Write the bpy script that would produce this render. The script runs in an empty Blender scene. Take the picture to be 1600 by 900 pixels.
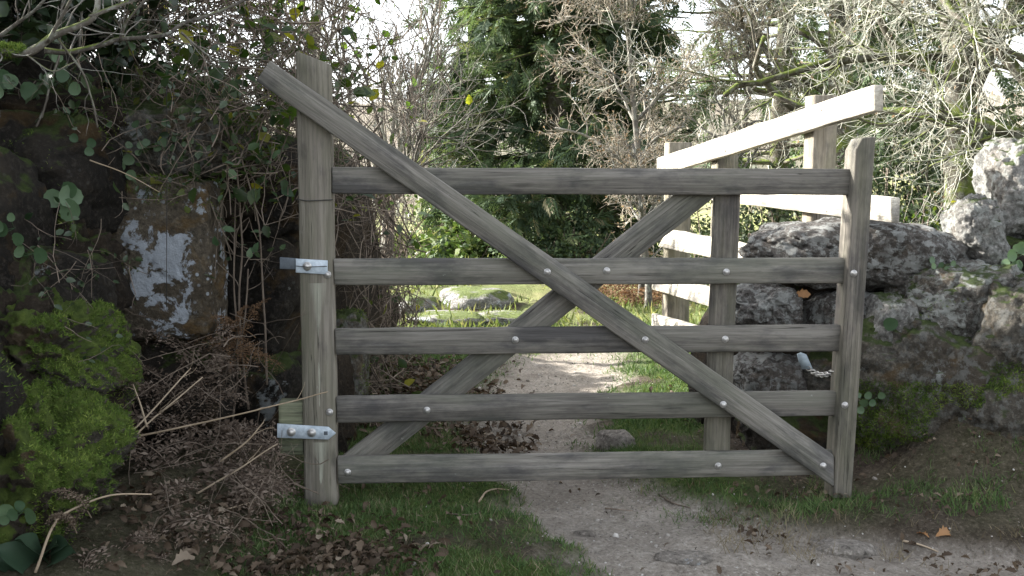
import bpy, bmesh, math, random
import numpy as np
from mathutils import Matrix, Vector

random.seed(7)
RNG = np.random.default_rng(7)
SC = bpy.context.scene
COL = SC.collection
R = math.radians

# ------------------------------------------------------------------ camera, sky, sun, exposure
CAM_H, PITCH, FPX = 1.0, R(5.36), 1600.0
cam_data = bpy.data.cameras.new('camera')
cam_data.sensor_width = 36.0
cam_data.lens = 36.0 * FPX / 1600.0
cam_data.clip_start, cam_data.clip_end = 0.05, 2000.0
cam = bpy.data.objects.new('camera', cam_data)
COL.objects.link(cam)
cam.location = (0, 0, CAM_H)
cam.rotation_euler = (R(90) - PITCH, 0, 0)
SC.camera = cam

SUN_EL = R(27)
SUN_H = np.array([-0.93, 0.37]); SUN_H = SUN_H / np.linalg.norm(SUN_H)      # towards the sun, horizontal
world = bpy.data.worlds.new('World'); SC.world = world; world.use_nodes = True
wn = world.node_tree.nodes; wl = world.node_tree.links
bg = wn['Background']
sky = wn.new('ShaderNodeTexSky'); sky.sky_type = 'NISHITA'; sky.sun_disc = False
sky.sun_elevation = SUN_EL
sky.sun_rotation = math.atan2(SUN_H[0], SUN_H[1])
sky.air_density = 1.0; sky.dust_density = 3.0; sky.ozone_density = 1.0; sky.altitude = 250
hs = wn.new('ShaderNodeHueSaturation'); hs.inputs['Saturation'].default_value = 0.28
wl.new(sky.outputs[0], hs.inputs['Color']); wl.new(hs.outputs[0], bg.inputs['Color'])
bg.inputs['Strength'].default_value = 0.15
sun_data = bpy.data.lights.new('sun', 'SUN'); sun_data.energy = 5.0; sun_data.angle = R(0.6)
sun_data.color = (1.0, 0.955, 0.88)
sun = bpy.data.objects.new('sun', sun_data); COL.objects.link(sun)
sd = Vector((-SUN_H[0] * math.cos(SUN_EL), -SUN_H[1] * math.cos(SUN_EL), -math.sin(SUN_EL)))
sun.rotation_euler = sd.to_track_quat('-Z', 'Y').to_euler()
SC.view_settings.view_transform = 'Standard'
SC.view_settings.look = 'None'
SC.view_settings.exposure = 2.05
SC.view_settings.gamma = 1.0
SC.view_settings.use_curve_mapping = False
SC.cycles.use_denoising = True
try:
    SC.cycles.denoiser = 'OPENIMAGEDENOISE'
except Exception:
    pass
SC.cycles.max_bounces = 5
SC.cycles.diffuse_bounces = 3
SC.cycles.transparent_max_bounces = 4

# ------------------------------------------------------------------ placing helpers
_c, _s = math.cos(PITCH), math.sin(PITCH)
def ray(px, py):
    a = (px - 800.0) / FPX; v = (450.0 - py) / FPX
    return np.array([a, _c + v * _s, -_s + v * _c])
def P(px, py, Y):
    d = ray(px, py); t = Y / d[1]
    return np.array([0, 0, CAM_H]) + d * t
def on_plane(px, py, p0, n):
    d = ray(px, py); o = np.array([0, 0, CAM_H])
    return o + d * (np.dot(np.asarray(p0) - o, n) / np.dot(d, n))
def norm(v):
    v = np.asarray(v, float)
    return v / (np.linalg.norm(v, axis=-1, keepdims=True) + 1e-12)
def sstep(a, b, x):
    t = np.clip((x - a) / (b - a), 0, 1); return t * t * (3 - 2 * t)

def _hash(ix, iy, iz, seed):
    h = (ix.astype(np.int64) * 374761393 + iy.astype(np.int64) * 668265263 + iz.astype(np.int64) * 2147483647 + seed * 974711) & 0xffffffff
    h = ((h ^ (h >> 13)) * 1274126177) & 0xffffffff
    h = ((h ^ (h >> 16)) * 2246822519) & 0xffffffff
    return ((h ^ (h >> 15)) & 0xffffff) / float(0xffffff)
def vnoise(p, seed=0):
    p = np.asarray(p, float); i = np.floor(p).astype(np.int64); f = p - i; f = f * f * f * (f * (f * 6 - 15) + 10)
    x, y, z = i[:, 0], i[:, 1], i[:, 2]; r = 0
    for dx in (0, 1):
        for dy in (0, 1):
            for dz in (0, 1):
                w = (f[:, 0] if dx else 1 - f[:, 0]) * (f[:, 1] if dy else 1 - f[:, 1]) * (f[:, 2] if dz else 1 - f[:, 2])
                r = r + w * _hash(x + dx, y + dy, z + dz, seed)
    return r * 2 - 1
def fbm(p, oct=4, seed=0, gain=0.5):
    p = np.asarray(p, float); r = 0; a = 1.0
    for k in range(oct):
        r = r + a * vnoise(p * (2.03 ** k) + 17.3 * k, seed + k); a *= gain
    return r
def n2(x, y, f, seed, oct=3):
    sh = np.shape(x); q = np.stack([np.ravel(x) * f, np.ravel(y) * f, np.zeros(np.size(x)) + 0.5], 1)
    return fbm(q, oct, seed).reshape(sh)

# ------------------------------------------------------------------ object helpers
def mesh_data(name, V, F, mat=None, var=None, smooth=False):
    V = np.ascontiguousarray(V, np.float32)
    Fs = F if isinstance(F, list) else [F]
    Fs = [np.asarray(f, np.int32) for f in Fs if len(f)]
    me = bpy.data.meshes.new(name)
    me.vertices.add(len(V)); me.vertices.foreach_set('co', V.ravel())
    li = np.concatenate([f.ravel() for f in Fs])
    cnt = np.concatenate([np.full(len(f), f.shape[1], np.int32) for f in Fs])
    st = np.concatenate([[0], np.cumsum(cnt)[:-1]]).astype(np.int32)
    me.loops.add(len(li)); me.loops.foreach_set('vertex_index', li)
    me.polygons.add(len(cnt)); me.polygons.foreach_set('loop_start', st)
    if smooth:
        me.polygons.foreach_set('use_smooth', np.ones(len(cnt), bool))
    if var is not None:
        at = me.attributes.new('var', 'FLOAT', 'POINT'); at.data.foreach_set('value', np.ascontiguousarray(var, np.float32))
    me.update(calc_edges=True)
    if mat is not None:
        me.materials.append(mat)
    return me
def tag(o, label=None, cat=None, group=None, kind=None):
    for k, v in (('label', label), ('category', cat), ('group', group), ('kind', kind)):
        if v: o[k] = v
    return o
def link(name, me, parent=None, loc=None):
    o = bpy.data.objects.new(name, me); COL.objects.link(o)
    if loc is not None: o.location = loc
    if parent is not None: o.parent = parent
    return o
def empty(name, loc, label, cat, group=None):
    o = link(name, None, None, tuple(float(a) for a in loc)); o.empty_display_size = 0.1
    return tag(o, label, cat, group)
def part(name, V, F, mat, root, var=None, smooth=False, top=None):
    """mesh given in world coordinates, parented to root (unrotated); top = root's own parent when root is a part"""
    L = np.array(root.location)
    q = root.parent
    while q is not None:
        L = L + np.array(q.location); q = q.parent
    o = link(name, mesh_data(name, np.asarray(V) - L, F, mat, var, smooth), root)
    if name in ('twigs', 'leaves', 'stems', 'limbs', 'foliage', 'withered_leaves', 'moss_pad'): o['kind'] = 'stuff'
    return o
def single(name, V, F, mat, label, cat, group=None, kind=None, var=None, smooth=False):
    V = np.asarray(V); c = np.array([V[:, 0].mean(), V[:, 1].mean(), V[:, 2].min()])
    o = link(name, mesh_data(name, V - c, F, mat, var, smooth), None, tuple(c))
    return tag(o, label, cat, group, kind)

class Acc:
    """collects geometry in numpy and builds one mesh"""
    def __init__(s): s.V = []; s.F = {}; s.n = 0; s.var = []
    def add(s, V, F, var=None):
        V = np.asarray(V).reshape(-1, 3)
        for f in (F if isinstance(F, list) else [F]):
            f = np.asarray(f)
            if len(f): s.F.setdefault(f.shape[1], []).append(f + s.n)
        s.V.append(V); s.n += len(V)
        s.var.append(np.full(len(V), 0.5) if var is None else np.broadcast_to(var, (len(V),)))
        return s
    def get(s):
        return np.concatenate(s.V), [np.concatenate(v) for v in s.F.values()], np.concatenate(s.var)
    def part(s, name, mat, root, smooth=False):
        V, F, v = s.get(); return part(name, V, F, mat, root, v, smooth)
    def single(s, name, mat, label, cat, group=None, kind=None, smooth=False):
        V, F, v = s.get(); return single(name, V, F, mat, label, cat, group, kind, v, smooth)

def sweep(paths, radii, k=4, var=None):
    """paths (N,n,3), radii (N,n) -> tubes"""
    paths = np.asarray(paths, float); radii = np.asarray(radii, float)
    N, n, _ = paths.shape
    T = np.empty_like(paths); T[:, 1:-1] = paths[:, 2:] - paths[:, :-2]; T[:, 0] = paths[:, 1] - paths[:, 0]; T[:, -1] = paths[:, -1] - paths[:, -2]
    T = norm(T)
    ref = np.where(np.abs(T[:, :1, 2:3]) > 0.9, np.array([1.0, 0.2, 0]), np.array([0.1, 0, 1.0]))
    ref = np.broadcast_to(ref, T.shape)
    A = norm(np.cross(T, ref)); B = np.cross(T, A)
    th = np.arange(k) * 2 * math.pi / k
    V = paths[:, :, None, :] + radii[:, :, None, None] * (A[:, :, None, :] * np.cos(th)[None, None, :, None] + B[:, :, None, :] * np.sin(th)[None, None, :, None])
    idx = np.arange(N * n * k).reshape(N, n, k)
    a = idx[:, :-1, :]; b = idx[:, 1:, :]
    F = np.stack([a, np.roll(a, -1, 2), np.roll(b, -1, 2), b], -1).reshape(-1, 4)
    caps = idx[:, -1, :].reshape(-1, k)
    cap0 = idx[:, 0, ::-1].reshape(-1, k)
    vv = np.broadcast_to(np.asarray(var if var is not None else RNG.random(N))[:, None], (N, n * k)).ravel()
    return V.reshape(-1, 3), ([F] if k == 3 else [F, caps, cap0] if k != 4 else [np.concatenate([F, caps, cap0])]), vv

def perp_rand(d, rng):
    r = rng.normal(size=d.shape); r -= d * np.sum(r * d, -1, keepdims=True); return norm(r)
def grow(st, d, L, r0, taper, nseg, wig, up, rng, upv=(0, 0, 1)):
    N = len(st); p = np.array(st, float); d = norm(d); L = np.broadcast_to(L, (N,)); step = (L / nseg)[:, None]
    out = [p.copy()]
    for _ in range(nseg):
        d = norm(d + rng.normal(size=(N, 3)) * wig + np.array(upv) * up)
        p = p + d * step; out.append(p.copy())
    path = np.stack(out, 1)
    rad = np.broadcast_to(r0, (N,))[:, None] * np.linspace(1, taper, nseg + 1)[None]
    return path, rad
def spawn(path, rad, M, tmin, tmax, amin, amax, rng, wt=None):
    N, n, _ = path.shape
    if wt is None:
        wt = np.linalg.norm(path[:, -1] - path[:, 0], axis=1)
    i = rng.choice(N, M, p=wt / wt.sum())
    t = rng.uniform(tmin, tmax, M) * (n - 1); k = np.minimum(t.astype(int), n - 2); f = (t - k)[:, None]
    a, b = path[i, k], path[i, k + 1]
    st = a + (b - a) * f; tan = norm(b - a); ang = rng.uniform(amin, amax, M)[:, None]
    d = tan * np.cos(ang) + perp_rand(tan, rng) * np.sin(ang)
    r = rad[i, k] * (1 - f[:, 0]) + rad[i, k + 1] * f[:, 0]
    return st, d, r, i
def frames(d, nrm):
    d = norm(d); s = norm(np.cross(d, nrm)); u = np.cross(s, d)
    return np.stack([s, d, u], -1)            # columns: side, along, up
def scatter(TV, TF, pos, fr, sc, var=None):
    TV = np.asarray(TV, float); N, k = len(pos), len(TV)
    sc = np.asarray(sc, float)
    sc = sc[:, None, None] if sc.ndim == 1 else sc[:, None, :]
    V = np.einsum('nij,nkj->nki', fr, TV[None] * sc) + np.asarray(pos)[:, None, :]
    F = []
    for f in (TF if isinstance(TF, list) else [TF]):
        f = np.asarray(f); F.append((f[None] + (np.arange(N) * k)[:, None, None]).reshape(-1, f.shape[1]))
    vv = np.repeat(RNG.random(N) if var is None else var, k)
    return V.reshape(-1, 3), F, vv
def rdir(N, rng):
    return norm(rng.normal(size=(N, 3)))
def tube_path(pts, r0, r1, k=6, sub=4, wob=0.0, seed=0):
    """smooth tube through control points"""
    pts = np.asarray(pts, float); n = len(pts)
    ext = np.vstack([2 * pts[0] - pts[1], pts, 2 * pts[-1] - pts[-2]])
    out = []
    for i in range(n - 1):
        p0, p1, p2, p3 = ext[i:i + 4]
        for j in range(sub):
            t = j / sub
            out.append(0.5 * (2 * p1 + (p2 - p0) * t + (2 * p0 - 5 * p1 + 4 * p2 - p3) * t * t + (3 * p1 - p0 - 3 * p2 + p3) * t ** 3))
    out.append(pts[-1]); out = np.array(out)
    if wob:
        out = out + wob * np.stack([vnoise(out * 9, seed + q) for q in range(3)], 1)
    return out[None], np.linspace(r0, r1, len(out))[None]

def sample(V, F, N, rng):
    """area-weighted points on a triangle/quad mesh"""
    tr = []
    for f in (F if isinstance(F, list) else [F]):
        f = np.asarray(f)
        for j in range(1, f.shape[1] - 1): tr.append(f[:, [0, j, j + 1]])
    T = np.concatenate(tr); a, b, c = V[T[:, 0]], V[T[:, 1]], V[T[:, 2]]
    n = np.cross(b - a, c - a); A = np.linalg.norm(n, axis=1)
    i = rng.choice(len(T), N, p=A / A.sum()); u = rng.random(N); v = rng.random(N); fl = u + v > 1; u[fl] = 1 - u[fl]; v[fl] = 1 - v[fl]
    return a[i] + (b - a)[i] * u[:, None] + (c - a)[i] * v[:, None], norm(n[i])

# ------------------------------------------------------------------ materials
class NT:
    def __init__(s, name):
        s.m = bpy.data.materials.new(name); s.m.use_nodes = True; s.t = s.m.node_tree
        s.b = s.t.nodes['Principled BSDF']; s.out = s.t.nodes['Material Output']
    def n(s, typ, **kw):
        nd = s.t.nodes.new('ShaderNode' + typ)
        for k, v in kw.items():
            if k in ('props',):
                for a, b in v.items(): setattr(nd, a, b)
            else:
                key = k.replace('_', ' ')
                inp = nd.inputs[key] if key in nd.inputs else nd.inputs[int(k[1:])]
                s.set(inp, v)
        return nd
    def set(s, inp, v):
        if hasattr(v, 'is_linked') or isinstance(v, bpy.types.NodeSocket): s.t.links.new(v, inp)
        else: inp.default_value = v
    def noise(s, vec, scale, detail=4, rough=0.55, dist=0.0):
        return s.n('TexNoise', Vector=vec, Scale=scale, Detail=detail, Roughness=rough, Distortion=dist).outputs['Fac']
    def ramp(s, fac, stops, interp='LINEAR'):
        nd = s.n('ValToRGB', Fac=fac); cr = nd.color_ramp; cr.interpolation = interp
        while len(cr.elements) < len(stops): cr.elements.new(0.5)
        for e, (p, c) in zip(cr.elements, stops):
            e.position = p; e.color = (c, c, c, 1) if np.isscalar(c) else (*c, 1)
        return nd.outputs['Color']
    def mix(s, fac, a, b, mode='MIX'):
        nd = s.n('Mix', props={'data_type': 'RGBA', 'blend_type': mode})
        for i, v in ((0, fac), (6, a), (7, b)):
            if isinstance(v, tuple) and len(v) == 3: v = (*v, 1)
            s.set(nd.inputs[i], v)
        return nd.outputs[2]
    def math(s, op, a, b=0.0, c=0.0, clamp=False):
        nd = s.n('Math', props={'operation': op, 'use_clamp': clamp})
        s.set(nd.inputs[0], a); s.set(nd.inputs[1], b); s.set(nd.inputs[2], c)
        return nd.outputs[0]
    def mapping(s, vec, scale=(1, 1, 1), loc=(0, 0, 0)):
        return s.n('Mapping', Vector=vec, Scale=scale, Location=loc).outputs[0]
    def bump(s, h, strength=0.4, dist=0.01, prev=None):
        nd = s.n('Bump', Height=h, Strength=strength, Distance=dist)
        if prev is not None: s.set(nd.inputs['Normal'], prev)
        return nd.outputs[0]
    def objco(s, world=False):
        if world: return s.n('NewGeometry').outputs['Position']
        return s.n('TexCoord').outputs['Object']
    def rand_co(s):
        """object coordinates shifted by a random amount for each object"""
        oi = s.n('ObjectInfo').outputs['Random']
        sh = s.n('CombineXYZ', X=s.math('MULTIPLY', oi, 37.0), Y=s.math('MULTIPLY', oi, 91.0), Z=s.math('MULTIPLY', oi, 53.0)).outputs[0]
        return s.n('VectorMath', props={'operation': 'ADD'}, i0=s.objco(), i1=sh).outputs[0], oi

def wood_mat(name, dark, mid, light, green=0.0, stains=(), greencol=(0.09, 0.12, 0.05), rough=0.85, crack=1.0, spot=0.0):
    t = NT(name); co, oi = t.rand_co()
    g1 = t.noise(t.mapping(co, (2.2, 20, 34)), 1.0, 7, 0.66, 0.9)
    g2 = t.noise(t.mapping(co, (3.5, 60, 125)), 1.0, 6, 0.7, 0.4)
    blot = t.noise(t.mapping(co, (3.0, 6, 9)), 1.0, 6, 0.68)
    c = t.ramp(g1, [(0.28, dark), (0.5, mid), (0.72, light)])
    c = t.mix(t.math('MULTIPLY', t.ramp(g2, [(0.40, 1.0), (0.54, 0.0)]), 0.46), c, tuple(.62 * q for q in dark), 'MIX')
    c = t.mix(t.math('MULTIPLY', t.ramp(g2, [(0.55, 0.0), (0.68, 1.0)]), 0.32), c, tuple(1.35 * q for q in light), 'MIX')
    c = t.mix(t.ramp(blot, [(0.40, 0.95), (0.54, 0.0)]), c, t.mix(1.0, c, (0.46, 0.47, 0.52), 'MULTIPLY'))
    tone = t.math('MULTIPLY_ADD', oi, 0.30, 0.85)
    c = t.mix(1.0, c, t.n('CombineColor', Red=tone, Green=tone, Blue=tone).outputs[0], 'MULTIPLY')
    # knots
    vo = t.n('TexVoronoi', Vector=t.mapping(co, (2.6, 9, 11)), Scale=1.0, Randomness=1.0).outputs['Distance']
    kn = t.ramp(vo, [(0.05, 1.0), (0.11, 0.0)])
    c = t.mix(t.math('MULTIPLY', kn, 0.55), c, tuple(0.45 * a for a in dark))
    if green:
        gm = t.ramp(t.noise(t.mapping(co, (1.3, 5, 6)), 1.3, 5, 0.65), [(0.46, 0.0), (0.66, green)])
        c = t.mix(gm, c, greencol)
    lich = t.ramp(t.noise(co, 38, 3, 0.6), [(0.70, 0.0), (0.74, 0.55)])
    lm = t.math('MULTIPLY', lich, t.ramp(t.noise(co, 4.0, 2), [(0.5, 0.0), (0.62, 1.0)]))
    c = t.mix(t.math('MULTIPLY', lm, spot), c, (0.42, 0.44, 0.42))
    if stains:
        sp = t.n('SeparateXYZ', Vector=t.objco())
        for (xt, ln, z0, w) in stains:
            f = t.math('DIVIDE', t.math('SUBTRACT', xt, sp.outputs['X']), ln)
            hw = t.math('MULTIPLY', t.math('SUBTRACT', 1.0, f), w)
            zz = t.math('ADD', t.math('ABSOLUTE', t.math('SUBTRACT', sp.outputs['Z'], z0)), t.math('MULTIPLY', t.math('SUBTRACT', t.noise(t.mapping(co, (12, 60, 60)), 1.0, 3), .5), .02))
            inside = t.math('MULTIPLY', t.math('GREATER_THAN', f, 0.0), t.math('SUBTRACT', 1.0, t.math('DIVIDE', zz, t.math('MAXIMUM', hw, .0001)), clamp=True))
            c = t.mix(t.math('MULTIPLY', inside, .8, clamp=True), c, (0.33, 0.335, 0.275))
    # splits along the grain
    ck = t.noise(t.mapping(co, (0.9, 26, 60)), 1.0, 3, 0.5, 0.3)
    ckm = t.ramp(ck, [(0.492, 0.0), (0.50, 1.0), (0.508, 0.0)])
    ckm = t.math('MULTIPLY', ckm, t.ramp(t.noise(t.mapping(co, (1.5, 6, 8)), 1.0, 2), [(0.5, 0.0), (0.6, 1.0)]))
    c = t.mix(t.math('MULTIPLY', ckm, 0.8 * crack), c, (0.012, 0.011, 0.01))
    t.set(t.b.inputs['Base Color'], c); t.b.inputs['Roughness'].default_value = rough
    t.b.inputs['Specular IOR Level'].default_value = 0.25
    h = t.math('ADD', t.math('MULTIPLY', g1, 0.6), t.math('SUBTRACT', t.math('MULTIPLY', g2, 0.3), t.math('MULTIPLY', ckm, 0.9)))
    t.set(t.b.inputs['Normal'], t.bump(h, 0.8, 0.006))
    return t.m

def rock_mat(name, c1, c2, lichen=0.3, moss=0.4, ochre=0.2, lichcol=(0.50, 0.53, 0.55), mosscol=((0.028, 0.044, 0.012), (0.075, 0.105, 0.028)), soil=0.3, lsc=5.0, loff=(9, 2, 5), lcen=None, mott=0.0):
    t = NT(name); co, oi = t.rand_co()
    n1 = t.noise(co, 3.0, 8, 0.65, 0.4); n3 = t.noise(co, 60, 3, 0.7)
    c = t.ramp(n1, [(0.3, c1), (0.68, c2)])
    c = t.mix(t.ramp(n3, [(0.52, 0.0), (0.66, 0.55)]), c, tuple(min(1, 1.9 * a) for a in c2))
    c = t.mix(t.ramp(n3, [(0.32, 0.6), (0.45, 0.0)]), c, (0.012, 0.012, 0.012))
    if soil:
        c = t.mix(t.ramp(t.noise(co, 2.3, 5, 0.6), [(0.5, 0.0), (0.66, soil)]), c, (0.055, 0.042, 0.028))
    if ochre:
        c = t.mix(t.ramp(t.noise(t.mapping(co, (1, 1, 1), (3, 8, 1)), 5.0, 5, 0.62, 0.5), [(0.55, 0.0), (0.64, ochre)]), c, (0.20, 0.115, 0.03))
    # crusts of lichen: patches with ragged edges, plus small round spots
    ln = t.noise(t.mapping(co, (1, 1, 1), loff), lsc, 9, 0.68, 0.3)
    if lcen:
        dv = t.n('VectorMath', props={'operation': 'DISTANCE'}, i0=t.objco(), i1=lcen[:3]).outputs['Value']
        ln = t.math('ADD', ln, t.n('MapRange', Value=dv, From_Min=0.0, From_Max=lcen[3], To_Min=0.075, To_Max=-0.06).outputs[0])
    l1 = t.ramp(ln, [(0.655 - 0.2 * lichen, 0.0), (0.685 - 0.2 * lichen, 0.95)])
    vo = t.n('TexVoronoi', Vector=co, Scale=34.0, Randomness=1.0).outputs['Distance']
    sp = t.math('MULTIPLY', t.ramp(vo, [(0.16, 0.9), (0.24, 0.0)]), t.ramp(t.noise(co, 6, 3), [(0.5, 0.0), (0.6, 1.0)]))
    lm = t.math('MAXIMUM', l1, t.math('MULTIPLY', sp, min(1.0, lichen * 3)))
    if mott:
        mo = t.math('MULTIPLY', t.ramp(t.noise(co, 26, 6, .7), [(.5, 0.0), (.57, mott)]), t.ramp(t.noise(t.mapping(co, (1, 1, 1), (4, 1, 7)), 3.0, 4, .6), [(.34, 0.15), (.52, 1.0)]))
        lm = t.math('MAXIMUM', lm, mo)
    lc = t.mix(t.noise(co, 45, 3), tuple(0.72 * a for a in lichcol), tuple(min(1, 1.2 * a) for a in lichcol))
    c = t.mix(lm, c, lc)
    if moss:
        nz = t.n('SeparateXYZ', Vector=t.n('NewGeometry').outputs['Normal']).outputs['Z']
        mf = t.math('ADD', t.math('MULTIPLY', nz, 0.38), t.noise(co, 4.5, 6, 0.65))
        mm = t.ramp(mf, [(0.78 - 0.3 * moss, 0.0), (0.86 - 0.3 * moss, 0.95)])
        c = t.mix(mm, c, t.ramp(t.noise(co, 30, 4, 0.7), [(0.3, mosscol[0]), (0.7, mosscol[1])]))
    t.set(t.b.inputs['Base Color'], c); t.b.inputs['Roughness'].default_value = 0.9
    t.b.inputs['Specular IOR Level'].default_value = 0.2
    h = t.math('ADD', t.math('MULTIPLY', t.noise(co, 16, 10, 0.78), 1.0), t.math('MULTIPLY', lm, 0.08))
    t.set(t.b.inputs['Normal'], t.bump(h, 1.0, 0.045))
    return t.m

def leaf_mat(name, stops, trans=0.35, rough=0.5, spec=0.3, tr_tint=(1.0, 1.0, 0.6)):
    """colour picked by each leaf's own random number"""
    t = NT(name)
    a = t.n('Attribute', props={'attribute_name': 'var'}).outputs['Fac']
    c = t.ramp(a, stops)
    nz = t.noise(t.objco(), 60, 2)
    c = t.mix(0.35, c, t.mix(nz, (0.35, 0.35, 0.35), (1.3, 1.3, 1.3)), 'MULTIPLY')
    t.set(t.b.inputs['Base Color'], c); t.b.inputs['Roughness'].default_value = rough
    t.b.inputs['Specular IOR Level'].default_value = spec
    if trans:
        tb = t.n('BsdfTranslucent', Color=t.mix(1.0, c, tr_tint, 'MULTIPLY'))
        mx = t.n('MixShader', Fac=trans); t.t.links.new(t.b.outputs[0], mx.inputs[1]); t.t.links.new(tb.outputs[0], mx.inputs[2])
        t.t.links.new(mx.outputs[0], t.out.inputs[0])
    return t.m
def bark_mat(name, dark, light, moss=0.0, lichen=0.0, scale=14.0):
    t = NT(name); co = t.objco()
    a = t.n('Attribute', props={'attribute_name': 'var'}).outputs['Fac']
    n = t.noise(t.mapping(co, (1, 1, 0.35)), scale, 5, 0.65)
    c = t.ramp(t.math('ADD', t.math('MULTIPLY', n, 0.75), t.math('MULTIPLY', a, 0.25)), [(0.3, dark), (0.66, light)])
    if lichen:
        c = t.mix(t.ramp(t.noise(co, scale * 1.3, 4, 0.65), [(0.5, 0.0), (0.6, lichen)]), c, (0.46, 0.49, 0.43))
    if moss:
        nz = t.n('SeparateXYZ', Vector=t.n('NewGeometry').outputs['Normal']).outputs['Z']
        mf = t.math('ADD', t.math('MULTIPLY', nz, 0.22), t.noise(co, scale * 0.35, 5, 0.65))
        c = t.mix(t.ramp(mf, [(0.72 - 0.25 * moss, 0.0), (0.85 - 0.25 * moss, 0.9)]), c, t.ramp(t.noise(co, 40, 3), [(0.3, (0.05, 0.075, 0.015)), (0.7, (0.14, 0.17, 0.035))]))
    t.set(t.b.inputs['Base Color'], c); t.b.inputs['Roughness'].default_value = 0.9; t.b.inputs['Specular IOR Level'].default_value = 0.15
    t.set(t.b.inputs['Normal'], t.bump(n, 0.7, 0.01))
    return t.m
def plain_mat(name, c1, c2, scale=20.0, rough=0.6, metal=0.0, bump=0.2, streak=(1, 1, 1)):
    t = NT(name); co, oi = t.rand_co()
    n = t.noise(t.mapping(co, streak), scale, 5, 0.6)
    t.set(t.b.inputs['Base Color'], t.ramp(n, [(0.3, c1), (0.7, c2)]))
    t.b.inputs['Roughness'].default_value = rough; t.b.inputs['Metallic'].default_value = metal
    t.set(t.b.inputs['Normal'], t.bump(n, bump, 0.004))
    return t.m

M = {}
M['gate'] = wood_mat('weathered_gate_wood', (0.110, 0.102, 0.091), (0.184, 0.172, 0.152), (0.245, 0.231, 0.208), green=0.42, greencol=(0.105, 0.115, 0.082), spot=0.9)
M['stile'] = wood_mat('weathered_stile_wood', (0.115, 0.103, 0.088), (0.182, 0.164, 0.140), (0.245, 0.224, 0.192), green=0.4, greencol=(0.12, 0.125, 0.075), spot=0.6)
M['hang'] = wood_mat('hanging_stile_wood', (0.115, 0.103, 0.088), (0.182, 0.164, 0.140), (0.245, 0.224, 0.192), stains=((0.01, .17, -0.002, .03), (-.50, .13, -.004, .03)), green=0.4, greencol=(0.12, 0.125, 0.075), spot=0.6)
M['block'] = wood_mat('green_block_wood', (0.09, 0.09, 0.06), (0.16, 0.17, 0.11), (0.22, 0.23, 0.16), green=0.8, greencol=(0.13, 0.16, 0.08))
M['fence'] = wood_mat('pale_fence_wood', (0.36, 0.325, 0.26), (0.52, 0.48, 0.40), (0.62, 0.585, 0.50), green=0.15, greencol=(0.3, 0.3, 0.2), crack=0.6)
M['post'] = wood_mat('fence_post_wood', (0.16, 0.135, 0.10), (0.27, 0.235, 0.18), (0.36, 0.32, 0.26), green=0.5, greencol=(0.16, 0.17, 0.09), spot=0.5)
M['galv'] = plain_mat('galvanised_steel', (0.30, 0.36, 0.42), (0.56, 0.63, 0.70), 55, 0.5, 0.35, 0.15)
M['galv_dark'] = plain_mat('dull_steel', (0.05, 0.06, 0.075), (0.11, 0.13, 0.15), 40, 0.6, 0.2, 0.15)
M['bolt'] = plain_mat('bolt_steel', (0.32, 0.31, 0.30), (0.60, 0.59, 0.57), 70, 0.38, 0.6, 0.1)
M['wire'] = plain_mat('dark_wire', (0.03, 0.03, 0.03), (0.08, 0.075, 0.07), 50, 0.6, 0.6)
M['rag'] = plain_mat('pale_blue_plate', (0.26, 0.32, 0.37), (0.44, 0.52, 0.57), 30, 0.6, 0.0, 0.3)
M['rockR'] = rock_mat('granite_grey', (0.055, 0.050, 0.045), (0.17, 0.16, 0.15), lichen=0.52, moss=0.0, ochre=0.1, lichcol=(0.38, 0.39, 0.375), soil=0.4, lsc=9.0, mott=.85)
M['rockP'] = rock_mat('granite_pale', (0.15, 0.15, 0.14), (0.34, 0.33, 0.31), lichen=0.40, moss=0.03, ochre=0.15, lichcol=(0.42, 0.435, 0.41), soil=0.3, lsc=8.0, mott=.6)
M['rockX'] = rock_mat('granite_crusted', (0.06, 0.055, 0.048), (0.19, 0.178, 0.16), lichen=0.62, moss=0.10, ochre=0.3, lichcol=(0.36, 0.375, 0.35), soil=0.5, lsc=4.5, mott=.6)
M['rockM'] = rock_mat('granite_mossy', (0.035, 0.032, 0.026), (0.13, 0.118, 0.098), lichen=0.08, moss=0.26, ochre=0.35, lichcol=(0.34, 0.36, 0.35), soil=0.6, mott=.3)
M['rockG'] = rock_mat('moss_covered_rock', (0.035, 0.032, 0.026), (0.10, 0.09, 0.075), lichen=0.0, moss=0.95, ochre=0.2, soil=0.6, mosscol=((0.045, 0.072, 0.016), (0.13, 0.18, 0.035)))
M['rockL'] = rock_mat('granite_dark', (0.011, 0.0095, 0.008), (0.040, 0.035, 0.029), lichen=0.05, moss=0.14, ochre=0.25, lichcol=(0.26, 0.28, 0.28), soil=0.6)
M['rockW'] = rock_mat('granite_white_lichen', (0.06, 0.05, 0.038), (0.17, 0.145, 0.11), lichen=0.72, moss=0.06, ochre=0.55, lichcol=(0.52, 0.57, 0.64), soil=0.55, lsc=9.0, loff=(2.3, 7.1, 4.4), lcen=(*(P(262, 428, 3.34) - np.array([-1.0, 3.5, 0.08])), .22))
M['crumb'] = leaf_mat('pale_crumbs', [(0, (0.12, 0.10, 0.085)), (.6, (0.3, 0.28, 0.25)), (1, (0.55, 0.53, 0.5))], 0, .9, .2)
M['rockF'] = rock_mat('granite_path', (0.20, 0.18, 0.155), (0.36, 0.33, 0.295), lichen=0.0, moss=0.0, ochre=0.0, soil=0.4)
M['rockD'] = rock_mat('granite_field', (0.16, 0.155, 0.145), (0.34, 0.33, 0.31), lichen=0.35, moss=0.06, ochre=0.1, soil=0.2, mosscol=((0.07, 0.1, 0.025), (0.16, 0.2, 0.05)))
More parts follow.
